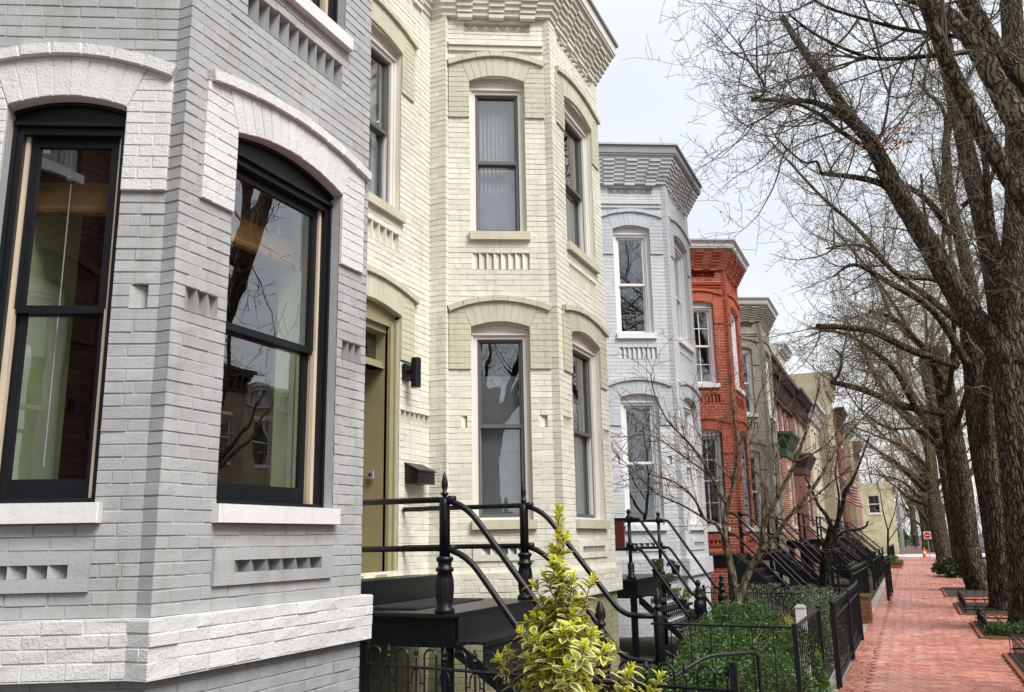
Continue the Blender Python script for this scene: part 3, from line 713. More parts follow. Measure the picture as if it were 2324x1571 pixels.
pits = [(10.6, 14.2, -1.0, -2.7), (16.2, 19.0, -.87, -2.7), (20.7, 24.0, -.8, -2.7), (26.4, 30.5, -.72, -2.7), (37.3, 41.0, -1.1, -2.6), (51, 54, -1.0, -2.6), (60.7, 63.3, -1.2, -2.6)]
def inpav(p):
    x, y = p
    if not (-2 < x < 71 and -2.93 < y < .575): return False
    for a, b, c, d in pits:
        if a < x < b and d < y < c: return False
    return True
for i in range(-45, 500):
    for ss in range(-44, 14):
        j = ss - i
        # herringbone cell: pairs of bricks on a lattice
        k = (i - j) % 4
        if k == 0: ax, ay, ox, oy = (r2, r2), (-r2, r2), 1.0, .5
        elif k == 3: ax, ay, ox, oy = (-r2, r2), (-r2, -r2), .5, 1.0
        else: continue
        gx, gy = (i+ox)*PW, (j+oy)*PW
        # rotate lattice by 45 degrees
        X, Y = (gx*r2 - gy*r2), (gx*r2 + gy*r2)
        if k == 0: c = (X, Y)
        else: c = (X, Y)
        if not (-2.2 < c[0] < 71.2 and -3.2 < c[1] < .8): pass
        else: paver(pv, c, ax, ay, PW-.004, PW/2-.004, inpav)

x = -2
while x < 71:
    pts = [(x+.004, .612), (x+.104, .612), (x+.104, .852), (x+.004, .852)]; z = .019+U(-.002, .004); n = len(pv.v); sh = U(-.008, .008)
    for p in pts: pv.v.append((p[0], p[1]+sh, .004))
    for p, (dx, dy) in zip(pts, ((.004, .004), (-.004, .004), (-.004, -.004), (.004, -.004))): pv.v.append((p[0]+dx, p[1]+dy+sh, z))
    for f in ((4,5,6,7),(0,1,5,4),(1,2,6,5),(2,3,7,6),(3,0,4,7)): pv.f.append(tuple(n+k for k in f)); pv.m.append(0)
    x += .108
xs = [-6] + [v for p in pits for v in (p[0], p[1])] + [71]
for k in range(0, len(xs), 2): pv.poly([(xs[k], -3.0, .0041), (xs[k+1], -3.0, .0041), (xs[k+1], -.7, .0041), (xs[k], -.7, .0041)], 1)
for a, b, c, d in pits: pv.poly([(a, c, .0042), (b, c, .0042), (b, -.7, .0042), (a, -.7, .0042)], 1)
struct(pv.build('sidewalk', [M['paver'], M['joint']]))
q = MB(); q.poly([(-6, .855, .006), (71, .855, .006), (71, 1.02, .006), (-6, 1.02, .006)]); struct(q.build('garden_edging_strip', M['concrete']))
# fallen leaves along the fences and in the pits
q = MB()
def leaf_litter(n, x0, x1, y0, y1):
    for _ in range(n):
        c = Vector((U(x0, x1), U(y0, y1), .018+U(0, .015))); a = U(0, 6.28); s_ = U(.012, .028); d = Vector((cos(a), sin(a), U(-.3, .4))); e2 = Vector((-sin(a), cos(a), U(-.4, .4)))
        q.poly([c-d*s_, c+e2*s_*.6, c+d*s_, c-e2*s_*.6])
leaf_litter(260, 10.4, 15.5, .60, .98); leaf_litter(160, 8, 18, .55, 1.2); leaf_litter(160, 18, 45, .6, 1.0); leaf_litter(200, 16.3, 18.9, -2.6, -.95)
leaf_litter(120, 10, 40, -.9, .6)
M['litter'] = island('dry_leaf', [(0, (.10, .05, .02)), (.5, (.22, .12, .05)), (1, (.30, .20, .10))], .8, 0)
struct(q.build('leaf_litter', M['litter']), 'stuff')
# ------------------------------------------------------------------ iron stoops
def newel(mb, x, y, z, h, r=.06, style=0):
    if style == 0:      # octagonal post, leafy urn at the foot, spike at the top
        flute = lambda w, zz: 1+.10*cos(w*8) if .06 < zz < .33 else 1
        mb.lathe((x, y, z), [(.082, 0), (.082, .03), (.062, .05), (.066, .10), (.074, .2), (.069, .27), (.056, .325), (.074, .335), (.074, .36), (.056, .37), (.058, .41), (.071, .42), (.071, .445), (.05, .455)], 24, 0, flute)
        mb.lathe((x, y, z), [(r, .455), (r, h-.05), (r*.9, h-.02), (r*.45, h), (r*.4, h+.02), (r*.75, h+.03), (r*.75, h+.045), (r*.35, h+.055), (r*.62, h+.10), (r*.62, h+.13), (r*.4, h+.18), (.004, h+.22)], 8)
    elif style == 1:    # plain round post with a spike
        mb.lathe((x, y, z), [(r, 0), (r, h-.04), (r*.85, h-.015), (r*.6, h), (r*.5, h+.02), (r*.8, h+.03), (r*.8, h+.05), (r*.5, h+.06), (r*.85, h+.10), (r*.75, h+.14), (r*.4, h+.19), (.004, h+.22)], 16)
    else:               # bulbous ball-top post
        mb.lathe((x, y, z), [(.065, 0), (.065, .04), (.045, .06), (.045, h-.42), (.062, h-.40), (.062, h-.36), (.045, h-.34), (.072, h-.27), (.08, h-.2), (.07, h-.14), (.04, h-.11), (.066, h-.09), (.066, h-.07), (.035, h-.05), (.05, h), (.045, h+.04), (.022, h+.06), (.034, h+.08), (.038, h+.11), (.022, h+.145), (.005, h+.155)], 16)
def bend(p0, p1, p2, r=.12, n=6):
    a = (p0-p1).normalized(); b = (p2-p1).normalized(); A = p1+a*r; B = p1+b*r
    return [A*(1-t)**2 + p1*2*t*(1-t) + B*t*t for t in [k/n for k in range(n+1)]]
def stoop(label, s0, s1, T):
    lt, lb, zt = T['lt'], T['lb'], T['z']; n = T['n']
    root = thing('iron_stoop', label, 'stairs', ((s0+s1)/2, lt, 0), 'iron front stairs')
    x0, x1 = s0-.07, s1+.13; lw = 4.96
    q = MB(); q.box(x0, lt-.12, zt-.03, x1, lw, zt); 
    for k in range(int((x1-x0)/.07)):      # raised tread lozenges along the edge
        q.box(x0+.005+k*.07, lt-.127, zt-.028, x0+.045+k*.07, lt-.118, zt+.004)
    q.build('landing', M['plate'], root)
    q = MB(); q.box(x0+.04, lt-.09, zt-.27, x1-.04, lt-.06, zt-.031); q.box(x0+.04, lt-.06, zt-.27, x0+.07, lw, zt-.031); q.box(x1-.07, lt-.06, zt-.27, x1-.04, lw, zt-.031)
    q.build('landing_fascia', M['ironp'], root)
    for sx in (x0+.1, x1-.1):
        q = MB(); q.box(sx-.04, lt-.05, 0, sx+.04, lt+.03, zt-.27); q.build('support_post', M['ironp'], root)
    run = (lt-lb-T.get('bm', .15))/n; rise = zt/n
    for k in range(1, n):
        z = zt-rise*k; l1 = lt-.12-run*(k-1)+.02; l0 = l1-run-.04
        q = MB(); q.box(s0+.0, l0, z-.025, s1-.0, l1, z); q.box(s0+.0, l0-.006, z-.035, s1, l0+.006, z+.006)
        if T.get('lattice'):
            for j in range(int((s1-s0)/.12)):
                cx = s0+.08+j*.12
                for dx, dz in ((.03, 0), (-.03, 0), (0, .03), (0, -.03)):
                    q.tube([(cx+dx+.022*cos(w_*pi/3), l0+.05, z-.10+dz+.022*sin(w_*pi/3)) for w_ in range(7)], .006, 4)
            q.box(s0, l0+.04, z-rise+.005, s1, l0+.055, z-rise+.025)
        else: q.box(s0+.02, l1-.02, z-.01, s1-.02, l1-.005, z+rise-.03)
        q.build('tread', M['plate'], root)
    for sx in (s0, s1):   # stringers
        q = MB(); w = .018; l1 = lt-.1; l0 = lb+T.get('bm', .15)-.1
        if T.get('thin'):
            q.hexa([(sx-w, l0, 0), (sx+w, l0, 0), (sx+w, l1, zt-.34), (sx-w, l1, zt-.34), (sx-w, l0-.0, .10), (sx+w, l0, .10), (sx+w, l1, zt-.22), (sx-w, l1, zt-.22)])
        else:
            q.hexa([(sx-w, l0, 0), (sx+w, l0, 0), (sx+w, l1, zt-.55), (sx-w, l1, zt-.55), (sx-w, l0, rise+.03), (sx+w, l0, rise+.03), (sx+w, l1, zt+.02), (sx-w, l1, zt+.02)])
        q.build('stringer', M['ironp'], root)
    rr = T.get('rr', .024)
    for sx in (s0, s1):
        q = MB(); newel(q, sx, lt, zt, T['nh'], .047 if T['style'] == 0 else .05, T['style'] if T['style'] != 2 else 3)
        if T['style'] == 2: q = MB(); q.tube([(sx, lt, zt), (sx, lt, zt+.84)], .027, 10); q.lathe((sx, lt, zt+.8), [(.025, 0), (.045, .02), (.052, .06), (.038, .1), (.02, .12), (.036, .14), (.036, .17), (.005, .2)], 12); q.lathe((sx, lt, zt+.45), [(.05, 0), (.06, .03), (.05, .06), (.03, .07)], 12); q.lathe((sx, lt, zt), [(.07, 0), (.07, .03), (.045, .06), (.05, .2), (.035, .24)], 12)
        if T['style'] == 3: q = MB(); q.box(sx-.035, lt-.035, 0 if T.get('leg') else zt, sx+.035, lt+.035, zt+.9)
        q.build('newel_post', M['iron'], root, smooth=T['style'] != 3)
        q = MB()
        if T['style'] == 3: q.box(sx-.03, lb-.03, 0, sx+.03, lb+.03, T['rb'][0]+.02)
        else: newel(q, sx, lb, 0, T['bh'], .049, 1 if T['style'] == 0 else 2)
        q.build('newel_post', M['iron'], root, smooth=T['style'] != 3)
        for (ra, rb_) in zip(T['ra'], T['rb']):
            V = Vector; p = [V((sx, lw if T['style'] != 3 else lt+.02, ra)), V((sx, lt-.16, ra))]
            slope_l = T.get('sl', lb+.26)
            p += [V((sx, slope_l, rb_)), V((sx, lb, rb_))]
            r_ = T.get('br', .15)
            path = [p[0]] + bend(p[0], p[1], p[2], r_) + bend(p[1], p[2], p[3], min(r_, .14)) + [p[3]]
            q = MB(); q.tube(path, rr, 10); q.lathe((sx, lt-.065, ra-.03), [(.03, 0), (.042, .01), (.042, .05), (.03, .06)], 10)
            q.build('rail', M['iron'], root, smooth=True)
    return root
mt, nt_, bs = newmat('diamond_plate'); M['plate'] = mt; co = objco(nt_)
mp_ = N(nt_, 'ShaderNodeMapping'); mp_.inputs['Rotation'].default_value = (0, 0, radians(45)); mp_.inputs['Scale'].default_value = (1, 1, 1); nt_.links.new(co, mp_.inputs['Vector'])
ck = N(nt_, 'ShaderNodeTexVoronoi'); ck.inputs['Scale'].default_value = 38; nt_.links.new(mp_.outputs[0], ck.inputs['Vector']); ck.inputs['Randomness'].default_value = .05
bs.inputs['Base Color'].default_value = (.014, .014, .016, 1); bs.inputs['Roughness'].default_value = .33
bump(nt_, bs, ck.outputs['Distance'], .6, .006)
S0 = stoop('black iron stairs of the cream house with leafy urn posts and curved pipe rails', 6.64, 8.34, dict(lt=3.55, lb=2.21, z=1.08, n=5, style=0, nh=.93, bh=.98, ra=(2.0, 1.6), rb=(.94, .54), rr=.026, br=.24, bm=.2, sl=2.55, thin=1))
stoop('black iron stairs of the pale grey house with potted plants on every step', 12.69, 14.39, dict(lt=3.73, lb=2.77, z=1.08, n=5, style=2, nh=.95, bh=.92, ra=(1.93, 1.5), rb=(.86, .46), rr=.022, br=.05, lattice=1, thin=1, bm=.1, sl=2.85))
stoop('black iron stairs with solid side plates leading to the red brick house', 18.7, 20.42, dict(lt=3.42, lb=1.9, z=1.3, n=8, style=3, nh=.85, bh=.8, ra=(2.13, 1.70), rb=(.72, .30), rr=.024, br=.05, leg=1, sl=1.96))
stoop('black iron stairs of the olive grey house, next beyond those of the red house', 24.75, 26.5, dict(lt=3.42, lb=1.9, z=1.3, n=8, style=3, nh=.85, bh=.8, ra=(2.13, 1.70), rb=(.72, .30), rr=.024, br=.05, leg=1, sl=1.96))
for k, (s_, lab) in enumerate(((31.2, 'black iron stairs of the orange brick house with the green bay roof'), (37.6, 'black iron stairs of the red house with the low brown bay roof'), (43.8, 'black iron stairs just before the pale flat fronted house'), (50.5, 'black iron stairs beside the small bare tree at the far brick planter'), (56.5, 'farthest black iron stairs, below the hanging flag'))):
    stoop(lab, s_, s_+1.5, dict(lt=3.3, lb=1.5, z=1.5, n=9, style=3, nh=.85, bh=.8, ra=(2.35, 1.95), rb=(.85, .45), rr=.022, br=.05, leg=1, sl=1.6))
# black masonry step and rubber mat at the cream house's door
q = MB(); q.box(6.55, 4.55, 1.081, 8.50, 4.91, 1.315); tag(q.build('masonry_step', M['ironp']), 'black painted brick step below the olive doorway', 'step')
q = MB(); q.box(6.85, 3.95, 1.082, 8.2, 4.52, 1.094)
for k in range(12):
    for j in range(5): q.tube([(6.92+k*.105+.035*cos(w_*pi/3), 4.03+j*.1+.035*sin(w_*pi/3), 1.096) for w_ in range(7)], .006, 4)
M['rubber'] = plain('black_rubber', (.010, .010, .010), .7)
tag(q.build('door_mat', M['rubber']), 'black rubber scroll door mat on the iron landing', 'door mat')
# wall lamp, mailbox, door bell
q = thing('wall_lamp', 'black cylinder wall lamp on the cream wall right of the doorway', 'lamp', (8.36, 4.97, 3.5))
b = MB(); b.box(8.29, 4.93, 3.42, 8.43, 4.975, 3.60); b.box(8.33, 4.87, 3.49, 8.39, 4.93, 3.53); b.build('bracket', M['black'], q)
b = MB(); b.lathe((8.36, 4.83, 3.33), [(.052, 0), (.056, .004), (.056, .33), (.052, .335)], 24); b.build('lamp_shade', M['black'], q, smooth=False)
q = thing('mailbox', 'black metal mailbox with sloping lid on the cream wall', 'mailbox', (8.56, 4.97, 2.4))
b = MB(); b.hexa([(8.37, 4.81, 2.28), (8.76, 4.81, 2.28), (8.76, 4.97, 2.28), (8.37, 4.97, 2.28), (8.37, 4.81, 2.42), (8.76, 4.81, 2.42), (8.76, 4.97, 2.50), (8.37, 4.97, 2.50)]); b.build('box_body', M['black'], q)
b = MB(); b.hexa([(8.36, 4.79, 2.41), (8.77, 4.79, 2.41), (8.77, 4.975, 2.502), (8.36, 4.975, 2.502), (8.36, 4.79, 2.425), (8.77, 4.79, 2.425), (8.77, 4.975, 2.515), (8.36, 4.975, 2.515)]); b.build('lid', M['black'], q)
q = thing('door_bell', 'small square metal door bell on the olive door frame', 'door bell', (8.13, 4.9, 2.4))
b = MB(); b.box(8.095, 5.20, 2.33, 8.12, 5.27, 2.42); b.build('bell_plate', M['lead'], q)
b = MB(); b.box(8.088, 5.222, 2.36, 8.096, 5.25, 2.39); b.build('bell_button', M['rubber'], q)
# red brown panel beside the pale grey house's landing
q = MB(); q.box(14.3, 4.3, 1.5, 14.36, 4.9, 1.95); M['rust'] = plain('rust_red_panel', (.12, .02, .01), .5); tag(q.build('rust_red_panel', M['rust']), 'rust red panel hanging behind the rail of the pale grey house', 'panel')
# ------------------------------------------------------------------ fences
def fence(name, label, a, b, T, posts=(0, 1), group='iron garden fences'):
    """T: top z, kind 'picket'|'hoop'; a,b = (s,l)"""
    root = thing(name, label, T.get('cat', 'fence'), (a[0], a[1], 0), group)
    f = Fr(a, b); h = T['h']; z0 = T.get('z0', .05)
    q = MB(); P = f.P
    if T['kind'] == 'picket':
        pt_ = .0043; n = max(1, round(f.W/T.get('sp', .11)))
        for k in range(1, n):
            u = f.W*k/n; q.box(*[min(P(u-pt_, 0, pt_)[i], P(u+pt_, 0, -pt_)[i]) for i in (0, 1)], z0, *[max(P(u-pt_, 0, pt_)[i], P(u+pt_, 0, -pt_)[i]) for i in (0, 1)], h)
            if T.get('tips'): q.lathe(P(u, h, 0), [(.008, 0), (.02, .01), (.016, .05), (.002, .085)], 6)
    else:
        n = max(1, round(f.W/.23)); w_ = f.W/n
        for k in range(n):
            u0 = w_*k+w_*.12; r = w_*.21; uc = u0+r
            q.tube([P(uc-r, z0)] + [P(uc+r*cos(pi-t), h-.0-r+r*sin(t)) for t in [pi*j/8 for j in range(9)]] + [P(uc+r, z0)], .0075, 6)
            us = u0+2*r+w_*.29
            q.tube([P(us, z0), P(us, h-.04)], .007, 5); q.lathe(P(us, h-.06, 0), [(.007, 0), (.02, .005), (.014, .015), (.018, .04), (.002, .08)], 6)
            for sg in (-1, 1):   # little scrolls under the rail
                q.tube([P(us+sg*(.012+.05*t+.012*sin(t*6)), h-.15-.09*t+.02*cos(t*6)) for t in [j/9 for j in range(10)]], .006, 4)
    q.build('picket_panel', M['iron'], root)
    for zz in T.get('rails', (h-.03, .15)):
        r = MB(); r.tube([P(0, zz), P(f.W, zz)], .011 if T['kind'] == 'hoop' else .014, 6) if not T.get('flat') else r.fbox(f, 0, f.W, zz-.008, zz+.008, -.016, .016); r.build('rail', M['iron'], root)
    for k in posts:
        p = MB(); u = f.W*k; c = P(u, 0); w2 = T.get('pw', .02); p.box(c.x-w2, c.y-w2, 0, c.x+w2, c.y+w2, h+.03)
        if T.get('ball'): p.lathe((c.x, c.y, h+.03), [(.015, 0), (.03, .02), (.03, .05), (.005, .075)], 8)
        p.build('post', M['iron'], root)
    return root
fence('hoop_fence', 'black hooped iron fence with spikes and scrolls, running from the grey house to the pavement', (5.50, 3.56), (5.12, .95), dict(kind='hoop', h=.95, rails=(.83, .25)))
fence('hoop_fence', 'low black hooped iron fence along the pavement at the bottom edge', (5.12, .95), (3.4, .98), dict(kind='hoop', h=.72, rails=(.6, .2)))
q = MB(); V = Vector
q.tube([V((5.6, 2.0, .45))] + bend(V((5.6, 2.0, .45)), V((6.3, 1.35, .86)), V((6.6, 1.05, .86)), .1) + bend(V((6.3, 1.35, .86)), V((6.6, 1.05, .86)), V((6.6, 1.05, .3)), .06) + [V((6.6, 1.05, 0))], .013, 8)
q.tube([(5.6, 2.0, .45), (5.6, 2.0, 0)], .013, 8); tag(q.build('hand_rail', M['iron'], smooth=True), 'single bent black hand rail in front of the green shrubs', 'hand rail')
fence('picket_fence', 'plain black flat topped fence crossing the yard in front of the green shrubs', (8.05, 2.2), (7.95, .95), dict(kind='picket', h=.9, rails=(.9, .08), sp=.17, flat=1), posts=(1,))
fence('picket_fence', 'plain black flat topped fence beside the pavement, nearest the camera', (7.97, .95), (10.0, .94), dict(kind='picket', h=.9, rails=(.9, .08), sp=.135, flat=1), posts=(0, 1))
fence('iron_gate', 'black iron gate with pointed pickets, standing before the mossy brick pier', (10.75, .86), (15.5, .84), dict(kind='picket', h=.84, rails=(.74, .12), sp=.15, tips=1, pw=.03, ball=1, cat='gate'), posts=(0, .5, 1))
fence('picket_fence', 'black picket fence across the yard between the pale grey and the red stairs', (16.0, 3.4), (16.0, 1.0), dict(kind='hoop', h=.8, rails=(.7, .15)))
fence('picket_fence', 'black picket fence in front of the red and olive houses behind the dark tree', (19.6, 1.15), (24.4, 1.05), dict(kind='picket', h=.92, rails=(.85, .12), sp=.13, tips=1, pw=.025))
fence('picket_fence', 'black picket fence across the yard before the olive house stairs', (22.4, 3.3), (22.4, 1.1), dict(kind='picket', h=.9, rails=(.85, .12), sp=.13, tips=1))
fence('iron_gate', 'tall dark gate leaf standing open over the pavement', (24.7, .62), (28.2, .6), dict(kind='picket', h=.95, rails=(.9, .5, .12), sp=.12, pw=.035, cat='gate'), posts=(0, .5, 1))
fence('iron_gate', 'black gate leaf across the path behind the open gate', (27.2, 1.3), (24.9, 1.2), dict(kind='picket', h=.9, rails=(.84, .12), sp=.12, pw=.03, cat='gate'))
fence('picket_fence', 'black picket fence along the pavement beyond the open gate', (29.5, 1.1), (40.5, 1.05), dict(kind='picket', h=.9, rails=(.85, .12), sp=.14, pw=.03), posts=(0, .25, .5, .75, 1))
fence('picket_fence', 'farthest black picket fence, between the brick planter and the cross street', (52, 1.1), (69.5, 1.05), dict(kind='picket', h=.95, rails=(.9, .12), sp=.16, pw=.03), posts=(0, .33, .66, 1))
# brick pier with moss, brick planters
def brick_block(name, label, cat, x0, y0, x1, y1, z1, top, hollow=0, mts=None):
    root = thing(name, label, cat, ((x0+x1)/2, (y0+y1)/2, 0)); q = MB()
    global Z0c, C; keep = (Z0c, C); Z0c = 0; C = z1/max(1, round(z1/.068))
    for p, r in (((x0, y1), (x0, y0)), ((x0, y0), (x1, y0)), ((x1, y0), (x1, y1)), ((x1, y1), (x0, y1))):
        f = Fr(p, r); brick_face(q, f, 0, f.W, 0, z1, [], .003)
    Z0c, C = keep
    q.build('brickwork', [M['mossbrick'], M['joint']], root)
    t = MB(); random.seed(3); nx = 14; e = .015
    for i in range(nx):
        for j in range(nx):
            X0, X1, Y0, Y1 = x0-e+(x1-x0+2*e)*i/nx, x0-e+(x1-x0+2*e)*(i+1)/nx, y0-e+(y1-y0+2*e)*j/nx, y0-e+(y1-y0+2*e)*(j+1)/nx
            if hollow: t.box(X0, Y0, z1-.05, X1, Y1, z1-.02) if (i+j) % 2 == 0 and False else None
            h_ = z1+.012+.02*sin(i*1.7)*cos(j*2.1)
            if not hollow: t.hexa([(X0, Y0, z1-.01), (X1, Y0, z1-.01), (X1, Y1, z1-.01), (X0, Y1, z1-.01), (X0, Y0, h_), (X1, Y0, h_), (X1, Y1, h_+.004), (X0, Y1, h_)])
    if hollow: t.box(x0-.01, y0-.01, z1-.06, x1+.01, y1+.01, z1-.02)
    t.build('top', top, root); return root
brick_block('brick_pier', 'low brown brick pier with bright green moss on top', 'pier', 18.45, .80, 19.15, 1.10, .50, M['moss'])
brick_block('brick_planter', 'low brick planter at the foot of the far thin tree', 'planter', 47.5, .45, 50.5, 1.5, .30, M['soil'], 1)
brick_block('brick_planter', 'second low brick planter just beyond the first one', 'planter', 51.2, .4, 52.6, 1.2, .28, M['soil'], 1)
# ------------------------------------------------------------------ trees
rnd = random.Random(11)
def UU(a, b): return a + (b-a)*rnd.random()
def rv():
    while True:
        v = Vector((UU(-1, 1), UU(-1, 1), UU(-1, 1)))
        if .05 < v.length < 1: return v.normalized()
TW = [.0037]
def wand(mb, p, d, L, r, lev, dens=1.0, up=.10, spur=True, kids=True):
    n = 7 if lev == 0 else (5 if lev == 1 else 3); seg = L/n; pts = [p.copy()]; rads = [r]; d = d.normalized()
    for k in range(n):
        d = (d + rv()*(.30 if lev else .22) + Vector((0, 0, up))).normalized(); pts.append(pts[-1]+d*seg); rads.append(max(TW[0], r*(1-.75*(k+1)/n)))
    mb.tube(pts, rads, 4 if lev == 0 else 3, 0, cap=False)
    if lev < 2:
        c = int((4.2*L+1.2)*dens if lev == 0 else (5.0*L+1.5)*dens)
        for _ in range(c):
            t = UU(.12, 1)*(n-1e-3); i = int(t); q = pts[i].lerp(pts[i+1], t-i); dd = (pts[i+1]-pts[i]).normalized()
            nd = (dd*.45 + rv()*.95).normalized()
            wand(mb, q, nd, L*UU(.28, .55), max(TW[0]*1.15, rads[i]*.5), lev+1, dens, up, spur)
    if spur and lev >= 1:
        m_ = int(L*9)
        for _ in range(m_):
            t = UU(.05, 1)*(n-1e-3); i = int(t); q = pts[i].lerp(pts[i+1], t-i); e = rv()*UU(.025, .05); w_ = .0065; a = rv()*w_
            b = len(mb.v); mb.v.extend([tuple(q-a), tuple(q+a), tuple(q+e)]); mb.f.append((b, b+1, b+2)); mb.m.append(0)
def smoothpath(pts, k=4):
    out = []
    n = len(pts)
    for i in range(n-1):
        p0, p1, p2, p3 = pts[max(0, i-1)], pts[i], pts[i+1], pts[min(n-1, i+2)]
        for j in range(k):
            t = j/k; out.append(.5*((2*p1)+(p2-p0)*t+(2*p0-5*p1+4*p2-p3)*t*t+(3*p1-p0-3*p2+p3)*t**3))
    out.append(pts[-1]); return out
def big_tree(label, base, rad, trunk, limbs, nrand, seed, dens=1.0, group='big bare street trees', twig='twig', crown=(4.5, 14), far=False):
    """trunk: points above the base; limbs: [(pts, r0, r1, twig density)]"""
    rnd.seed(seed); b = Vector(base); root = thing('bare_tree', label, 'tree', base, group)
    tb = MB(); ph = [UU(0, 6.28) for _ in range(6)]
    def bark(w, i, p): 
        z = p.z
        if not far and rad > .26:
            cw_, sw_ = cos(w), sin(w); a_r = 1-abs(mnoise.noise(Vector((cw_*7.5+ph[0], sw_*7.5, z*2.6)))); b_r = 1-abs(mnoise.noise(Vector((cw_*15, sw_*15+ph[1], z*6.0))))
            return .93 + .11*(a_r-.75) + .065*(b_r-.75) + .05*sin(3*w+ph[4]+z*.6) + .03*sin(5*w+ph[3]+z*.9)
        return 1 + (.05*sin(9*w+ph[0]+1.2*sin(z*1.7)) + .05*sin(15*w+ph[1]+2*sin(z*1.1+ph[2])) + .04*sin(22*w+ph[3]+1.5*sin(z*2.1)) + .06*sin(3*w+ph[4]+z*.6))*(1 if not far else .6)
    path = smoothpath([b+Vector((0, 0, -.05))]+trunk, 8 if far else 22); tot = len(path)
    rr = []
    for k, p in enumerate(path):
        h = p.z; t = k/(tot-1); rr.append(rad*(1-.30*t)*(1+.22*exp(-h*3.0)))
    tb.tube(path, rr, (150 if base[0] < 32 else 60) if not far else 14, 0, True, bark)
    cr = MB()
    top = path[-1]
    allr = list(limbs)
    for _ in range(nrand):
        st_ = path[int(UU(.40, .98)*(tot-1))]; a = UU(0, 6.28); el = UU(.5, 1.25); d = Vector((cos(a)*cos(el), sin(a)*cos(el), sin(el))); L = UU(4, 8); pp = [st_]
        for k in range(5): d = (d+rv()*.22+Vector((0, 0, .10))).normalized(); pp.append(pp[-1]+d*L/5)
        allr.append((pp, UU(.09, .17)*rad/.5, .03, .8))
    for (pts, r0, r1, dn) in allr:
        sp_ = smoothpath(pts, 16 if (r0 > .08 and base[0] < 32 and not far) else 4); m_ = len(sp_)
        tb.tube(sp_, [r0+(r1-r0)*k/(m_-1) for k in range(m_)], (40 if base[0] < 25 and r0 > .12 else 12) if r0 > .08 else 7, 0, True, bark if r0 > .08 else None)
        Ls = sum((sp_[k+1]-sp_[k]).length for k in range(m_-1)); cnt = int(Ls*4.3*dn*dens)
        for _ in range(cnt):
            t = UU(.22 if r0 > .1 else .05, 1)**.8*(m_-1-1e-3); i = int(t); q = sp_[i].lerp(sp_[i+1], t-i); dd = (sp_[i+1]-sp_[i]).normalized()
            nd = (dd*.5+rv()).normalized(); r_ = UU(.010, .022); wand(cr, q, nd, UU(.9, 2.1), r_, 0, dens*.8, .07)
    tb.build('trunk', M['bark'], root, smooth=True)
    cr.build('crown', M[twig], root)
    return root
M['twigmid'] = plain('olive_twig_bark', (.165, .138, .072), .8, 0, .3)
def E(lst, s0, s1=None):
    s1 = s0 if s1 is None else s1; n = len(lst); return [at_s(*e_(*p), s0+(s1-s0)*k/max(1, n-1)) for k, p in enumerate(lst)]
def B(lst, s0, s1=None):
    s1 = s0 if s1 is None else s1; n = len(lst); return [at_s(*b_(*p), s0+(s1-s0)*k/max(1, n-1)) for k, p in enumerate(lst)]
V = Vector
big_tree('big bare tree just outside the right edge whose dark limbs cross the top right corner', (10.0, -2.35, 0), .42, [V((10.0, -2.35, 2.5)), V((10.05, -2.3, 4.6))], [
    (E([(1640, 800), (1484, 560), (1400, 420), (1300, 230), (1230, 130), (1130, 50), (1000, -40)], 10.3, 10.6), .15, .09, .5),
    (E([(1600, 500), (1484, 330), (1380, 240), (1290, 90), (1210, -30)], 10.4, 10.8), .13, .10, .4),
    (E([(1300, 215), (1150, 232), (900, 252), (780, 232), (600, 150), (480, 60)], 11.2, 10.5), .035, .012, 1.1),
    (E([(1230, 160), (1000, 130), (850, 95), (640, 30), (560, -30)], 11.0, 10.6), .03, .014, 1.1),
    (E([(1080, 20), (990, -10), (930, -40)], 11.0, 10.6), .06, .05, .6)], 2, 5, .95)
big_tree('nearest big bare tree in view with the long limb reaching over the pavement', (17.6, -1.96, 0), .52, [V((17.6, -1.99, 2)), V((17.65, -2.0, 3.6)), V((17.7, -2.02, 5.0))], [
    (E([(1420, 1560), (1330, 1420), (1250, 1330), (1100, 1080), (960, 850), (870, 680), (820, 590), (740, 500), (640, 350), (540, 210), (450, 70)], 17.6, 15.8), .27, .055, .9),
    (E([(820, 590), (700, 490), (600, 440), (520, 430), (320, 425)], 16.8, 16.0), .09, .035, 1.2),
    (E([(320, 425), (375, 400), (370, 350), (310, 260), (265, 165)], 16.0), .035, .012, 1.5),
    (E([(860, 660), (700, 560), (600, 480), (480, 440), (380, 500), (300, 540)], 16.8, 16.2), .05, .012, 1.3),
    (E([(960, 850), (880, 785), (760, 755), (620, 740)], 17, 16.5), .08, .04, .9),
    (E([(620, 740), (600, 690), (540, 690), (440, 600), (400, 540)], 16.5), .03, .01, 1.5),
    (E([(1400, 1520), (1360, 1200), (1300, 900), (1240, 650), (1190, 400), (1160, 250), (1130, 60), (1100, -80)], 17.9), .22, .10, .4),
    (E([(1440, 1560), (1450, 1100), (1462, 800), (1455, 400), (1430, 0), (1420, -120)], 17.6), .30, .17, .25),
    (E([(1300, 900), (1350, 740), (1450, 680), (1530, 640)], 17.8), .05, .03, .8),
    (E([(1220, 880), (1330, 780)], 18), .05, .04, .5),
    (E([(840, 620), (880, 560), (905, 440), (910, 370)], 16.8), .03, .018, .8),
    (E([(1100, 1050), (1060, 900), (1045, 740)], 17.3), .035, .02, .4)], 1, 21, 1.12)
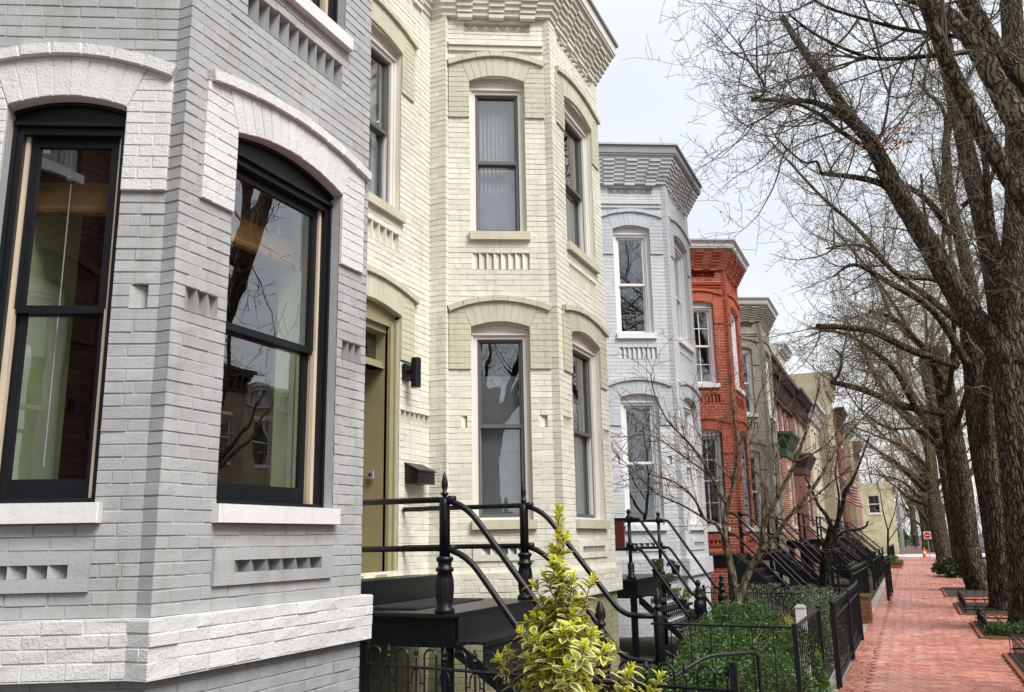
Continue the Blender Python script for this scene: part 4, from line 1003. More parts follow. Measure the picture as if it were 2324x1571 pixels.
big_tree('second big bare tree in view, its trunk close behind the nearest one', (22.3, -1.88, 0), .42, [V((22.3, -1.85, 2.2)), at_s(*a_(1000, 300), 22.4), at_s(*a_(975, 0), 22.4), at_s(*a_(950, -200), 22.5)], [
    (E([(1290, 1400), (1230, 1100), (1170, 850), (1150, 620), (1170, 450), (1110, 200)], 22.5), .17, .06, .6),
    (E([(1250, 1250), (1100, 1190), (950, 1170), (800, 1050), (640, 1060)], 22, 20), .10, .02, 1.1),
    (E([(1170, 1000), (1100, 880), (1000, 800), (960, 790), (820, 720)], 22, 20), .09, .03, 1.1),
    (E([(1240, 1550), (1100, 1330), (900, 1200), (760, 1130), (670, 1180)], 22, 20), .11, .02, 1.1),
    (E([(1200, 1560), (1020, 1500), (850, 1420), (760, 1400), (600, 1390)], 22, 20), .10, .06, .9),
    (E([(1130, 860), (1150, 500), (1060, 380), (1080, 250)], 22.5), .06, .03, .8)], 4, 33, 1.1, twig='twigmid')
big_tree('third big bare tree in view, leaning over the pavement beside a square pit', (29.2, -1.84, 0), .38, [at_s(*a_(925, 900), 29.2), at_s(*a_(890, 600), 29.2), at_s(*a_(855, 380), 29.2), at_s(*a_(810, 100), 29.2), at_s(*a_(770, -100), 29.3)], [
    (B([(1330, 500), (1100, 460), (870, 370), (680, 320)], 29, 26), .13, .07, .8),
    (B([(680, 320), (720, 270), (735, 170), (680, 120)], 26), .06, .02, 1.2),
    (B([(1300, 640), (1180, 480), (1050, 250), (900, 120), (760, 40), (560, 0)], 29, 25), .12, .03, 1.2),
    (B([(1320, 300), (1200, 100), (1050, -50), (900, -100)], 29, 26), .10, .03, 1.2),
    (B([(1300, 700), (1200, 600), (1000, 590), (850, 480)], 29, 26), .06, .015, 1.2)], 7, 45, 1.15, twig='twigmid')
big_tree('fourth big bare tree in view, rising from the mound of ivy', (38.9, -1.75, 0), .30, [at_s(*a_(850, 700), 38.9), at_s(*a_(790, 350), 38.9), at_s(*a_(735, 100), 38.9), at_s(*a_(700, -50), 39)], [
    (B([(1220, 800), (1100, 700), (950, 640), (820, 590)], 38.5, 36), .10, .02, 1.1),
    (B([(1230, 960), (1050, 790), (900, 700)], 38.5, 36), .12, .03, 1.1),
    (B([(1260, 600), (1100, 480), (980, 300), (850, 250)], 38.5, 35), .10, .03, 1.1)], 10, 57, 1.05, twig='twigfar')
big_tree('fifth big bare tree in view, its trunk beside the do not enter sign', (52.4, -1.62, 0), .36, [at_s(*a_(765, 750), 52.4), at_s(*a_(745, 500), 52.4), at_s(*a_(725, 300), 52.4), at_s(*a_(710, 180), 52.4)], [
    (B([(1210, 900), (1100, 820), (950, 760)], 52, 49), .12, .03, 1),
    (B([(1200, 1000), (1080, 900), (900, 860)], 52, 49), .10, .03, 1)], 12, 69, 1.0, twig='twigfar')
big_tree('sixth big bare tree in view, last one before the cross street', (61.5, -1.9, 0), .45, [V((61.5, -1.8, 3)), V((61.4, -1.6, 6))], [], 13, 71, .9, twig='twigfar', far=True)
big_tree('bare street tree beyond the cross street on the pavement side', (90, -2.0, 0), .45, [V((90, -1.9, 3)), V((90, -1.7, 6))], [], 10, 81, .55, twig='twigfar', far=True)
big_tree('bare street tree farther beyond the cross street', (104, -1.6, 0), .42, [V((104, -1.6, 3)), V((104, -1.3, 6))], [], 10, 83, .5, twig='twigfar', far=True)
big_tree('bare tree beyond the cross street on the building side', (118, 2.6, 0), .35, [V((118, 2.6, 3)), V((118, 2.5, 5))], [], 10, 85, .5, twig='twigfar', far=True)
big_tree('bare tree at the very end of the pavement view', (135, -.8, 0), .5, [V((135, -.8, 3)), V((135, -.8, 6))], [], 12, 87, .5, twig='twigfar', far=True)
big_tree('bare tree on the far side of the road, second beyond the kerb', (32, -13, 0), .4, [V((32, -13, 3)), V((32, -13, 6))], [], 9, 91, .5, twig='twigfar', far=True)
big_tree('bare tree on the far side of the road, opposite the nearest trunks', (21, -13, 0), .4, [V((21, -13, 3)), V((21, -13, 6))], [], 9, 93, .5, twig='twigfar', far=True)
big_tree('bare street tree behind the camera, mirrored in the cream house windows', (-3.5, -3.2, 0), .45, [V((-3.5, -3.2, 3)), V((-3.5, -3.3, 6))], [], 12, 95, .7, twig='twig', far=True)
big_tree('second bare street tree behind the camera, farther back in the same mirror image', (-14, -2.6, 0), .45, [V((-14, -2.6, 3)), V((-14, -2.6, 6))], [], 12, 97, .6, twig='twig', far=True)
# a few orange leaves still hanging on the long limb
for s_, lab in ((44, 'bare tree on the far side of the road, about the middle of the block'), (56, 'bare tree on the far side of the road, before the cross street'), (88, 'bare tree on the far side of the road, beyond the cross street')):
    big_tree(lab, (s_, -12.6, 0), .4, [V((s_, -12.6, 3)), V((s_, -12.4, 6))], [], 10, 100+s_, .6, twig='twigfar', far=True)
q = MB(); rnd.seed(5)
for (cx, cy_, n, sp_) in ((840, 630, 46, .22), (950, 600, 26, .25), (960, 540, 12, .15), (740, 665, 4, .05)):
    c = at_s(*e_(cx, cy_), 16.7)
    for _ in range(n):
        p = c + Vector((UU(-.3, .3), UU(-sp_, sp_), UU(-.12, .12))); a = rv()*.045; b = rv()*.035
        q.poly([p-a, p+b, p+a, p-b])
M['oleaf'] = island('orange_autumn_leaf', [(0, (.50, .13, .02)), (1, (.62, .22, .05))], .7, 0)
tag(q.build('autumn_leaves', M['oleaf']), 'cluster of orange leaves caught on the long bare limb', 'leaves', kind='stuff')
# sapling in front of the pale grey house
def twiggy_tree(name, label, base, lines, s0, mt, twmt, seed, ul=(.3, .8), dens=5, nside=8):
    rnd.seed(seed); root = thing(name, label, 'tree', base); tb, cr = MB(), MB()
    for (pts, r0, r1) in lines:
        sp_ = smoothpath(pts, 5); m_ = len(sp_); tb.tube(sp_, [r0+(r1-r0)*k/(m_-1) for k in range(m_)], nside, 0, True, lambda w, i, p: 1+.05*sin(3*w+i))
        if r1 < .03:
            Ls = sum((sp_[k+1]-sp_[k]).length for k in range(m_-1))
            for _ in range(int(Ls*dens)):
                t = UU(.15, 1)*(m_-1-1e-3); i = int(t); q = sp_[i].lerp(sp_[i+1], t-i); dd = (sp_[i+1]-sp_[i]).normalized()
                wand(cr, q, (dd*.9+rv()*.8).normalized(), UU(*ul), .0055, 1 if r0 < .02 else 0, .55, .04, spur=False)
    tb.build('trunk', mt, root, smooth=True); cr.build('crown', twmt, root); return root
def C6(lst, s0, s1=None):
    s1 = s0 if s1 is None else s1; n = len(lst); return [at_s(*c6(*p), s0+(s1-s0)*k/max(1, n-1)) for k, p in enumerate(lst)]
M['saptwig'] = plain('brown_red_twig_bark', (.13, .085, .06), .8, 0, .2)
b0 = C6([(858, 1400)], 13.4)[0]; b0.z = 0
twiggy_tree('young_tree', 'young bare tree forking low in the garden before the pale grey house', tuple(b0), [
    ([b0]+C6([(855, 1240), (850, 1100)], 13.4), .085, .07),
    (C6([(850, 1130), (822, 940), (785, 780), (790, 640), (800, 590)], 13.4), .055, .038),
    (C6([(800, 600), (760, 550), (720, 460), (640, 330), (560, 240), (480, 150), (420, 20), (400, -80)], 13.4, 12.6), .03, .006),
    (C6([(800, 600), (830, 480), (850, 300), (830, 100), (815, -60)], 13.4, 13.2), .032, .008),
    (C6([(785, 780), (740, 700), (680, 670), (620, 560), (520, 480), (400, 440), (280, 360)], 13.4, 12.4), .03, .006),
    (C6([(680, 670), (560, 600), (430, 540), (330, 440), (180, 300)], 13.2, 12.2), .018, .004),
    (C6([(720, 460), (560, 340), (400, 240), (250, 250), (90, 240)], 13.2, 12.2), .014, .004),
    (C6([(850, 1130), (900, 970), (970, 840), (990, 700), (1060, 560), (1150, 380), (1230, 150), (1280, -20)], 13.4, 13.8), .06, .012),
    (C6([(970, 840), (1040, 770), (1120, 660), (1250, 500), (1380, 290), (1500, 150), (1620, 40)], 13.4, 13.6), .038, .008),
    (C6([(985, 800), (980, 640), (1000, 560), (960, 450), (900, 380)], 13.4, 13.2), .02, .005),
    (C6([(1060, 560), (1050, 400), (1030, 200), (1060, 0)], 13.5), .022, .006),
    (C6([(1120, 660), (1250, 560), (1400, 440), (1520, 420)], 13.4), .018, .004),
    (C6([(1150, 380), (1300, 300), (1420, 180), (1640, 130)], 13.6), .016, .004),
    (C6([(850, 300), (920, 180), (960, 40), (1010, -80)], 13.3), .014, .004),
    (C6([(830, 480), (700, 330), (620, 150), (640, 0)], 13.3), .014, .004)], 13.4, M['sapbark'], M['saptwig'], 5, (.4, 1.0), 9)
b1 = at_s(*b_(645, 1560), 21); b1.z = 0
twiggy_tree('pruned_tree', 'black trunked pruned tree with thin bare shoots behind the garden gate', tuple(b1), [
    ([b1]+B([(640, 1450), (660, 1300), (690, 1180)], 21), .12, .12),
    (B([(690, 1200), (640, 1100), (600, 1050), (560, 960), (520, 880)], 21), .05, .02),
    (B([(700, 1190), (740, 1050), (760, 960), (800, 900), (850, 780), (900, 640)], 21), .055, .015),
    (B([(680, 1260), (760, 1200), (840, 1190), (880, 1170), (890, 1140)], 21), .03, .02),
    (B([(670, 1330), (760, 1330), (860, 1230)], 21), .02, .01),
    (B([(710, 1150), (720, 1000), (700, 850), (720, 700)], 21), .03, .008)], 21, M['darkbark'], M['saptwig'], 9, (.4, 1.0), 5)
b2 = Vector((49, 1.0, .25))
twiggy_tree('young_tree', 'thin bare young tree in the far brick planter, before the yellow building', tuple(b2), [
    ([b2]+B([(1010, 1330), (1010, 1200)], 49), .06, .05), (B([(1010, 1200), (980, 1080), (960, 960), (940, 900)], 49), .035, .01), (B([(1010, 1200), (1050, 1080), (1070, 950), (1075, 880)], 49), .03, .01), (B([(1010, 1260), (1090, 1150), (1130, 1080)], 49), .025, .01)], 49, M['darkbark'], M['saptwig'], 10, (.5, 1.2), 4)
# ------------------------------------------------------------------ leafy plants
def leafgeo(mb, p, d, n_, L, w, fold=.25, two=False, curl=.15):
    """one leaf: green centre (slot 0), pale margin (slot 1) when two"""
    d = d.normalized(); s_ = d.cross(n_).normalized(); n_ = s_.cross(d).normalized()
    prof = ((.0, .10), (.18, .62), (.42, 1.0), (.68, .86), (.88, .45), (1.0, .02))
    def pt(t, k, lift=0): return p + d*(L*t) + s_*(w*k) + n_*(abs(k)*w*fold - curl*L*t*t + lift)
    if not two:
        b = len(mb.v); mb.v.extend([tuple(pt(t, 0)) for t, k in prof]); mb.v.extend([tuple(pt(t, k)) for t, k in prof]); mb.v.extend([tuple(pt(t, -k)) for t, k in prof]); m_ = len(prof)
        for i in range(m_-1):
            mb.f.append((b+i, b+i+1, b+m_+i+1, b+m_+i)); mb.m.append(0); mb.f.append((b+i+1, b+i, b+2*m_+i, b+2*m_+i+1)); mb.m.append(0)
        return
    inn = [(t, k*.54*(1+.25*sin(9*t+rnd.random()*6))) for t, k in prof]; inn = [(.06+t*.84, k) for t, k in inn]; m_ = len(prof); b = len(mb.v)
    for sg in (1, -1):
        mb.v.extend([tuple(pt(t, 0)) for t, k in inn]); mb.v.extend([tuple(pt(t, sg*k)) for t, k in inn]); mb.v.extend([tuple(pt(t, sg*k)) for t, k in prof])
        for i in range(m_-1):
            mb.f.append((b+i, b+i+1, b+m_+i+1, b+m_+i)); mb.m.append(0)
            mb.f.append((b+m_+i, b+m_+i+1, b+2*m_+i+1, b+2*m_+i)); mb.m.append(1)
        b = len(mb.v)
def leafmat(name, stops, rough=.4, tr=.25, spec=.5, var=.2):
    mt = island(name, stops, rough, 0, 1, var, spec); nt = mt.node_tree; bs = nt.nodes['Principled BSDF']; out = nt.nodes['Material Output']
    t = N(nt, 'ShaderNodeBsdfTranslucent'); mx = N(nt, 'ShaderNodeMixShader'); mx.inputs[0].default_value = tr
    src = bs.inputs['Base Color'].links[0].from_socket; nt.links.new(src, t.inputs['Color']); nt.links.new(bs.outputs[0], mx.inputs[1]); nt.links.new(t.outputs[0], mx.inputs[2]); nt.links.new(mx.outputs[0], out.inputs['Surface']); return mt
M['lgreen'] = leafmat('variegated_leaf_centre', [(0, (.06, .11, .04)), (.5, (.13, .20, .075)), (.8, (.22, .30, .11)), (1, (.42, .47, .07))])
M['lyellow'] = leafmat('variegated_leaf_margin', [(0, (.70, .68, .32)), (.5, (.74, .70, .15)), (1, (.70, .66, .05))])
M['lnew'] = leafmat('new_yellow_leaf', [(0, (.70, .68, .02)), (.6, (.56, .60, .03)), (1, (.72, .72, .08))])
M['lbox'] = leafmat('small_green_leaf', [(0, (.022, .055, .012)), (.5, (.05, .115, .022)), (1, (.12, .22, .045))], .35)
M['lgrey'] = leafmat('grey_green_leaf', [(0, (.06, .09, .05)), (1, (.15, .19, .11))], .5)
M['livy'] = leafmat('dark_ivy_leaf', [(0, (.015, .035, .012)), (1, (.05, .09, .03))], .3)
M['lstrap'] = leafmat('yellow_green_strap_leaf', [(0, (.14, .18, .03)), (1, (.34, .34, .08))], .45)
M['stem'] = plain('brown_shrub_stem', (.14, .07, .045), .7)
rnd.seed(77)
bc = Vector((3.22, 1.225, 0)); root = thing('variegated_shrub', 'tall pointed shrub with green leaves edged in bright yellow, in front of the stairs', 'shrub', tuple(bc))
lv, nw, st_ = MB(), MB(), MB()
main = [bc, bc+V((.0, .01, .6)), bc+V((.01, .0, 1.2)), bc+V((0, .005, 1.5)), bc+V((.0, .0, 1.765))]; mpth = smoothpath(main, 6)
st_.tube(mpth, [.012*(1-k/len(mpth))+.0022 for k in range(len(mpth))], 6)
def tipcluster(p, d, s_=1.0, m=9):
    for k in range(m):
        a = 2.4*k; t = k/m; o = rv(); side = d.cross(Vector((cos(a), sin(a), .2))).normalized()
        leafgeo(nw if t > .35 else lv, p - d*.012*(m-k)*s_*.5, (d*(.5+t*1.0)+side*(1.15-t*.75)).normalized(), d, UU(.028, .045)*s_*(1.25-t*.5), .0095*s_*(1.2-t*.4), .5, t <= .35, .08)
def shoot(p, d, L, m=None):
    pts = [p]; dd = d.normalized(); n = 5
    for k in range(n): dd = (dd+Vector((0, 0, .16))+rv()*.10).normalized(); pts.append(pts[-1]+dd*L/n)
    st_.tube(pts, [.0032*(1-.5*k/n) for k in range(n+1)], 4)
    m_ = m or int(L/.0125)
    for k in range(m_):
        t = (k+.5)/m_*.97+.03; i = min(n-1, int(t*n)); q = pts[i].lerp(pts[i+1], t*n-i); ax = (pts[i+1]-pts[i]).normalized(); a = 2.4*k+rnd.random()*.8
        x = ax.cross(V((.3, .2, 1))).normalized(); y = ax.cross(x); side = x*cos(a)+y*sin(a)
        leafgeo(lv, q, (side+ax*UU(.1, .7)).normalized(), ax+V((0, 0, .4)), UU(.044, .069), UU(.0125, .018), UU(.15, .35), True, UU(.05, .3))
    tipcluster(pts[-1], (pts[-1]-pts[-2]).normalized(), UU(.75, 1.05), int(UU(7, 11)))
for k in range(100):
    z = 1.42*(rnd.random()**.62); a = UU(0, 6.28)
    R0 = .60 if z < .6 else max(.10, .60-(z-.6)*.66)
    p = bc+V((cos(a)*R0*.12, sin(a)*R0*.12, z*.96)); shoot(p, V((cos(a), sin(a), UU(.35, .8))), R0*UU(.25, 1.25)*.78+.05)
for zz, a, L in ((1.40, 2.0, .14), (1.33, 4.2, .22), (1.36, 5.4, .16), (1.45, .6, .10), (1.27, 5.0, .27), (1.30, 1.6, .22), (1.5, 3.3, .09), (1.56, 1.2, .08), (1.6, 5.2, .07), (1.48, 2.6, .11), (1.53, .2, .1)): shoot(bc+V((0, 0, zz)), V((cos(a), sin(a), 1.1)), L)
for k in range(44):    # sparse top leader
    z = 1.40+.37*k/44; a = 2.4*k; p = bc+V((0, 0, z)); leafgeo(nw if k % 3 == 0 or k > 34 else lv, p, V((cos(a), sin(a), 1.1)), V((0, 0, 1)), UU(.03, .05), .0105, .4, not (k % 3 == 0 or k > 34), .05)
tipcluster(bc+V((0, 0, 1.775)), V((0, 0, 1)), .8, 10)
st_.build('stem', M['stem'], root); lv.build('foliage', [M['lgreen'], M['lyellow']], root, smooth=False); nw.build('new_leaves', M['lnew'], root)
def bush(name, label, cx, cy_, rx, ry, h, n, mt, L, seed, cat='shrub', z0=0, w=.5, lumps=9, root=None):
    rnd.seed(seed); root = root or thing(name, label, cat, (cx, cy_, z0)); q = MB(); s = MB()
    lm = [(UU(-.7, .7), UU(-.7, .7), UU(.22, .42), UU(.5, 1.05)) for _ in range(lumps)]
    for k in range(n):
        l_ = lm[int(rnd.random()*lumps)]; v = rv(); v.z = abs(v.z)*.9 + (-.25 if rnd.random() < .25 else 0)
        r = UU(.55, 1.05)**.5
        p = V((cx+rx*(l_[0]+v.x*l_[2]*r), cy_+ry*(l_[1]+v.y*l_[2]*r), z0+max(.01, h*(l_[3]-.42)+v.z*h*.42*r)))
        d = (v*.8+rv()).normalized(); leafgeo_s(q, p, d, L*UU(.7, 1.2), w)
    for k in range(14):
        a = UU(0, 6.28); s.tube([V((cx, cy_, z0)), V((cx+cos(a)*rx*.4, cy_+sin(a)*ry*.4, z0+h*.5)), V((cx+cos(a)*rx*.8, cy_+sin(a)*ry*.8, z0+h*.75))], .004, 3)
    q.build('foliage', mt, root); s.build('stem', M['stem'], root); return root
def leafgeo_s(mb, p, d, L, w):
    s_ = d.cross(rv()).normalized()*L*w*.5; n_ = d.cross(s_).normalized()*L*.12; b = len(mb.v)
    mb.v.extend([tuple(p), tuple(p+d*L*.5+s_+n_), tuple(p+d*L), tuple(p+d*L*.5-s_+n_)]); mb.f.append((b, b+1, b+2)); mb.f.append((b, b+2, b+3)); mb.m += [0, 0]
bush('low_shrub', 'dense bright green small leaved shrub filling the yard behind the flat topped fence', 9.0, 1.75, 1.15, .85, .92, 24000, M['lbox'], .036, 1, lumps=12)
bush('low_shrub', 'second green small leaved shrub, farther back toward the young tree', 11.3, 1.9, 1.2, .85, .88, 18000, M['lbox'], .036, 2, lumps=10)
bush('low_shrub', 'green shrub spilling through the corner of the flat topped fence', 9.4, 1.02, .55, .16, .42, 1500, M['lbox'], .036, 3, lumps=6)
bush('low_shrub', 'loose grey green shrub growing through the gate beside the mossy pier', 13.4, 1.25, 1.6, .4, .95, 4600, M['lgrey'], .055, 4, lumps=12)
bush('low_shrub', 'grey green shrub in front of the red house stairs', 16.6, 2.1, .9, .7, .85, 3600, M['lgrey'], .05, 5, lumps=10)
bush('low_shrub', 'grey green shrub beyond the mossy pier near the dark trunk', 20.3, 1.75, 1.0, .5, .7, 2400, M['lgrey'], .05, 6, lumps=8)
bush('ivy_mound', 'round mound of dark ivy around the foot of the fourth big tree', 38.8, -1.35, 1.6, .65, .75, 4200, M['livy'], .10, 7, cat='ivy', w=.9, lumps=12)
bush('low_plant', 'small green plants in the hooped tree pit', 17.0, -1.35, .8, .4, .22, 1300, M['lbox'], .06, 8, cat='plant', lumps=8)
bush('low_plant', 'green plants in the far brick planter', 49.2, .95, 1.2, .4, .35, 900, M['lbox'], .08, 9, cat='plant', z0=.25)
bush('garden_shrub', 'rounded yellow green shrub beyond the cross street, left of the walker', 92, 1.5, 1.4, 1.0, 1.5, 2600, M['lstrap'], .12, 10)
bush('garden_shrub', 'dark green evergreen shrub far behind the walker', 112, .9, 2.0, 1.2, 3.0, 3500, M['lbox'], .2, 11)
bush('garden_shrub', 'dark shrub beyond the cross street, right of the walker', 100, -1.9, 1.5, .7, 1.4, 1800, M['lbox'], .14, 12)
bush('low_shrub', 'dark evergreen shrub in the yard beyond the open gate', 33.5, 1.7, 1.6, .5, .8, 1800, M['lbox'], .07, 13)
q = MB(); rnd.seed(14)
for k in range(120):
    a = UU(0, 6.28); c = V((14.6+UU(-.1, .1), 1.75+UU(-.1, .1), .05)); L = UU(.4, .8); pts = []
    for j in range(6): t = j/5; pts.append(c+V((cos(a)*L*.55*t*t+cos(a)*.05*t, sin(a)*L*.55*t*t, L*(t-.45*t*t))))
    w_ = V((-sin(a), cos(a), 0))*.011
    for j in range(5): q.poly([pts[j]-w_*(1-j/5.5), pts[j]+w_*(1-j/5.5), pts[j+1]+w_*(1-(j+1)/5.5), pts[j+1]-w_*(1-(j+1)/5.5)])
tag(q.build('strap_leaf_plant', M['lstrap']), 'fountain of yellow green strap leaves behind the fences', 'plant')
# potted plants on the pale grey house's steps
M['pot'] = plain('black_plastic_pot', (.012, .012, .012), .45); M['terra'] = plain('terracotta', (.40, .13, .06), .7)
def pot(label, x, y, z, r, h, pr, ph, mt, seed, pm='pot', cat='potted plant'):
    root = thing('potted_plant', label, cat, (x, y, z), 'pots on the iron stairs')
    q = MB(); q.lathe((x, y, z), [(r*.72, 0), (r*.95, h*.8), (r*1.06, h*.82), (r*1.06, h), (r*.9, h), (r*.88, h*.85)], 14); q.build('pot', M[pm], root, smooth=False)
    bush('x', '', x, y, pr, pr, ph, 420, mt, .032, seed, z0=z+h*.85, lumps=5, root=root); return root
pot('potted green plant on the topmost iron step, before the rust red panel', 12.95, 3.42, 1.08, .07, .13, .14, .16, M['lbox'], 20)
pot('leafy potted plant on the step below the landing of the pale grey house', 12.9, 3.28, .865, .075, .14, .15, .2, M['lgrey'], 21)
pot('potted plant with white green leaves, middle of the iron steps', 12.95, 3.07, .65, .07, .13, .13, .2, M['lstrap'], 22)
pot('potted green plant on the lowest visible step, above the green shrubs', 12.95, 2.93, .43, .08, .13, .17, .16, M['lgrey'], 23)
pot('potted plant at the wall side of the upper step', 14.1, 3.42, 1.08, .075, .15, .13, .1, M['lgrey'], 24)
pot('spiky potted succulent at the wall side of the middle step', 14.1, 3.07, .65, .07, .12, .12, .12, M['lstrap'], 25)
pot('small terracotta pot on the ground by the ball topped post', 15.2, 2.6, 0, .11, .2, .1, .08, M['lbox'], 26, 'terra')
# inside the grey house: rolled shades and a house plant
def shade(label, f, a, b):
    root = thing('rolled_bamboo_shade', label, 'window shade', tuple(f.P((a+b)/2, 3.7, -.33)), 'rolled bamboo shades')
    q = MB(); q.fbox(f, a, b, 3.66, 3.83, -.40, -.35); q.tube([f.P(a, 3.66, -.375), f.P(b, 3.66, -.375)], .035, 10); q.build('roll', M['bamboo'], root)
    q = MB(); q.fbox(f, a, b, 3.83, 4.10, -.385, -.375); q.build('upper_cloth', M['brownroom'], root)
    for u in (a+(b-a)*.35, a+(b-a)*.8):
        q = MB(); q.tube([f.P(u, 4.05, -.345), f.P(u, 3.85, -.343)], .004, 4); q.lathe(f.P(u, 3.85, -.343), [(.002, -.02), (.02, -.01), (.016, .01), (.003, .02)], 7); q.build('cord_knot', M['lace'], root)
shade('rolled bamboo shade inside the left window of the grey house', G1F['fd'], .30, .92)
shade('rolled bamboo shade inside the right window of the grey house', G1F['ff'], .46, 1.5)
q = MB(); f = G1F['fd']; q.tube([f.P(.55, 3.8, -.30), f.P(.55, 2.1, -.30)], .004, 5); tag(q.build('pull_cord', M['lace']), 'thin white pull cord hanging inside the left window', 'cord')
rnd.seed(30); root = thing('house_plant', 'tall dark leaved house plant standing inside the right window', 'house plant', tuple(G1F['ff'].P(.75, 1.26, -.75)))
q = MB(); q.lathe(G1F['ff'].P(.75, 1.26, -.75), [(.13, 0), (.18, .32), (.16, .32)], 14); q.build('pot', M['terra'], root)
q = MB(); 
for k in range(46):
    p = G1F['ff'].P(.75, 1.6, -.75); a = UU(0, 6.28); z = UU(0, 1.1); p = p+V((0, 0, z)); leafgeo(q, p+V((cos(a)*.05, sin(a)*.05, 0)), V((cos(a), sin(a), UU(-.1, .9))), V((0, 0, 1)), UU(.25, .42), UU(.035, .06), .2, False, .5)
q.tube([G1F['ff'].P(.75, 1.5, -.75), G1F['ff'].P(.73, 2.7, -.72)], .015, 6); q.build('foliage', M['livy'], root)
# ------------------------------------------------------------------ tree pit edgings
M['pitbrick'] = M['mossbrick']
for (a, b, c, d), lab in zip(pits[:4], ('soil pit with a low hooped iron edging at the bottom right corner', 'soil filled tree pit with iron edging round the nearest trunk', 'planted tree pit with low hooped edging round the second trunk', 'square wood edged tree pit beside the third trunk')):
    root = thing('tree_pit', lab, 'tree pit', ((a+b)/2, (c+d)/2, 0), 'tree pits')
    q = MB(); q.box(a+.06, d+.06, .002, b-.06, c-.06, .05); q.build('soil', M['soil'], root)
    q = MB()
    for (x0, y0, x1, y1) in ((a, c-.07, b, c), (a, d, a+.07, c-.07), (b-.07, d, b, c-.07)): q.box(x0, y0, .003, x1, y1, .045)
    q.build('brick_edging', M['mossbrick'], root)
    if lab.startswith('square'): continue
    q = MB(); hh = .34
    for (p, r) in (((a+.12, c-.12), (b-.12, c-.12)), ((a+.12, d+.1), (a+.12, c-.12)), ((b-.12, c-.12), (b-.12, d+.1))):
        f = Fr(p, r); n = max(2, int(f.W/.17)); w_ = f.W/n
        for k in range(n):
            uc = w_*(k+.5); rr_ = w_*.62; q.tube([f.P(uc+rr_*cos(pi-t), hh-rr_+rr_*sin(t)+.02) for t in [pi*j/8 for j in range(9)]], .005, 5)
            q.tube([f.P(uc-rr_, .04), f.P(uc-rr_, hh-rr_+.02)], .005, 4)
        q.box(min(p[0], r[0])-.008, min(p[1], r[1])-.008, .10, max(p[0], r[0])+.008, max(p[1], r[1])+.008, .125)
    q.build('iron_edging', M['iron'], root)
# ------------------------------------------------------------------ flat fronted houses beyond
M['bk_or'] = brickmat('orange_brick_light_mortar', (.36, .125, .06), (.29, .09, .045), (.52, .42, .32), ms=.014)
M['bk_red'] = brickmat('deep_red_brick', (.24, .075, .045), (.19, .06, .038), (.25, .16, .12))
M['bk_pink'] = brickmat('pinkish_brick', (.36, .24, .16), (.30, .19, .12), (.40, .33, .25))
M['bk_tan'] = brickmat('tan_painted_brick', (.46, .40, .26), (.43, .37, .24), (.38, .33, .22))
M['bk_cream'] = brickmat('cream_painted_side_wall', (.58, .53, .37), (.55, .50, .35), (.50, .45, .32))
M['bk_yel'] = brickmat('yellow_painted_side_wall', (.54, .49, .30), (.52, .46, .28), (.48, .43, .27), bstr=.3)
M['bk_grey'] = brickmat('grey_blue_siding', (.20, .30, .34), (.19, .28, .32), (.13, .2, .23), bw=40, bh=.16, ms=.012)
M['brownc'] = plain('dark_brown_cornice_paint', (.045, .022, .018), .6)
M['greenc'] = plain('dark_green_painted_metal', (.010, .055, .028), .5)
def wallgrid(mb, f, W, z0, z1, ops):
    us = sorted({0, W, *[o[0] for o in ops], *[o[1] for o in ops]}); zs = sorted({z0, z1, *[o[2] for o in ops], *[o[3] for o in ops]})
    for i in range(len(us)-1):
        for j in range(len(zs)-1):
            um, zm = (us[i]+us[i+1])/2, (zs[j]+zs[j+1])/2
            if any(o[0] < um < o[1] and o[2] < zm < o[3] for o in ops): continue
            mb.poly([f.P(us[i], zs[j]), f.P(us[i+1], zs[j]), f.P(us[i+1], zs[j+1]), f.P(us[i], zs[j+1])])
    for o in ops: reveal(mb, f, o, .15)
def flat_window(f, o, root, casing, sillm, lintel=True):
    a, b, c, d = o; q = MB(); q.fbox(f, a, a+.06, c, d, -.14, -.07); q.fbox(f, b-.06, b, c, d, -.14, -.07); q.fbox(f, a+.06, b-.06, d-.07, d, -.14, -.07); q.fbox(f, a+.06, b-.06, c, c+.06, -.14, -.07); zm = (c+d)/2; q.fbox(f, a+.06, b-.06, zm-.03, zm+.03, -.135, -.075)
    w_ = q.build('window', casing, root); p = MB(); p.poly([f.P(a+.05, c+.05, -.11), f.P(b-.05, c+.05, -.11), f.P(b-.05, d-.05, -.11), f.P(a+.05, d-.05, -.11)]); p.build('pane', M['glassd'], w_)
    s_ = MB(); s_.fbox(f, a-.08, b+.08, c-.11, c, -.1, .06)
    s_.build('sill', sillm, w_)
    if lintel: s_ = MB(); s_.fbox(f, a-.1, b+.1, d, d+.18, -.1, .03); s_.build('lintel', sillm, w_)
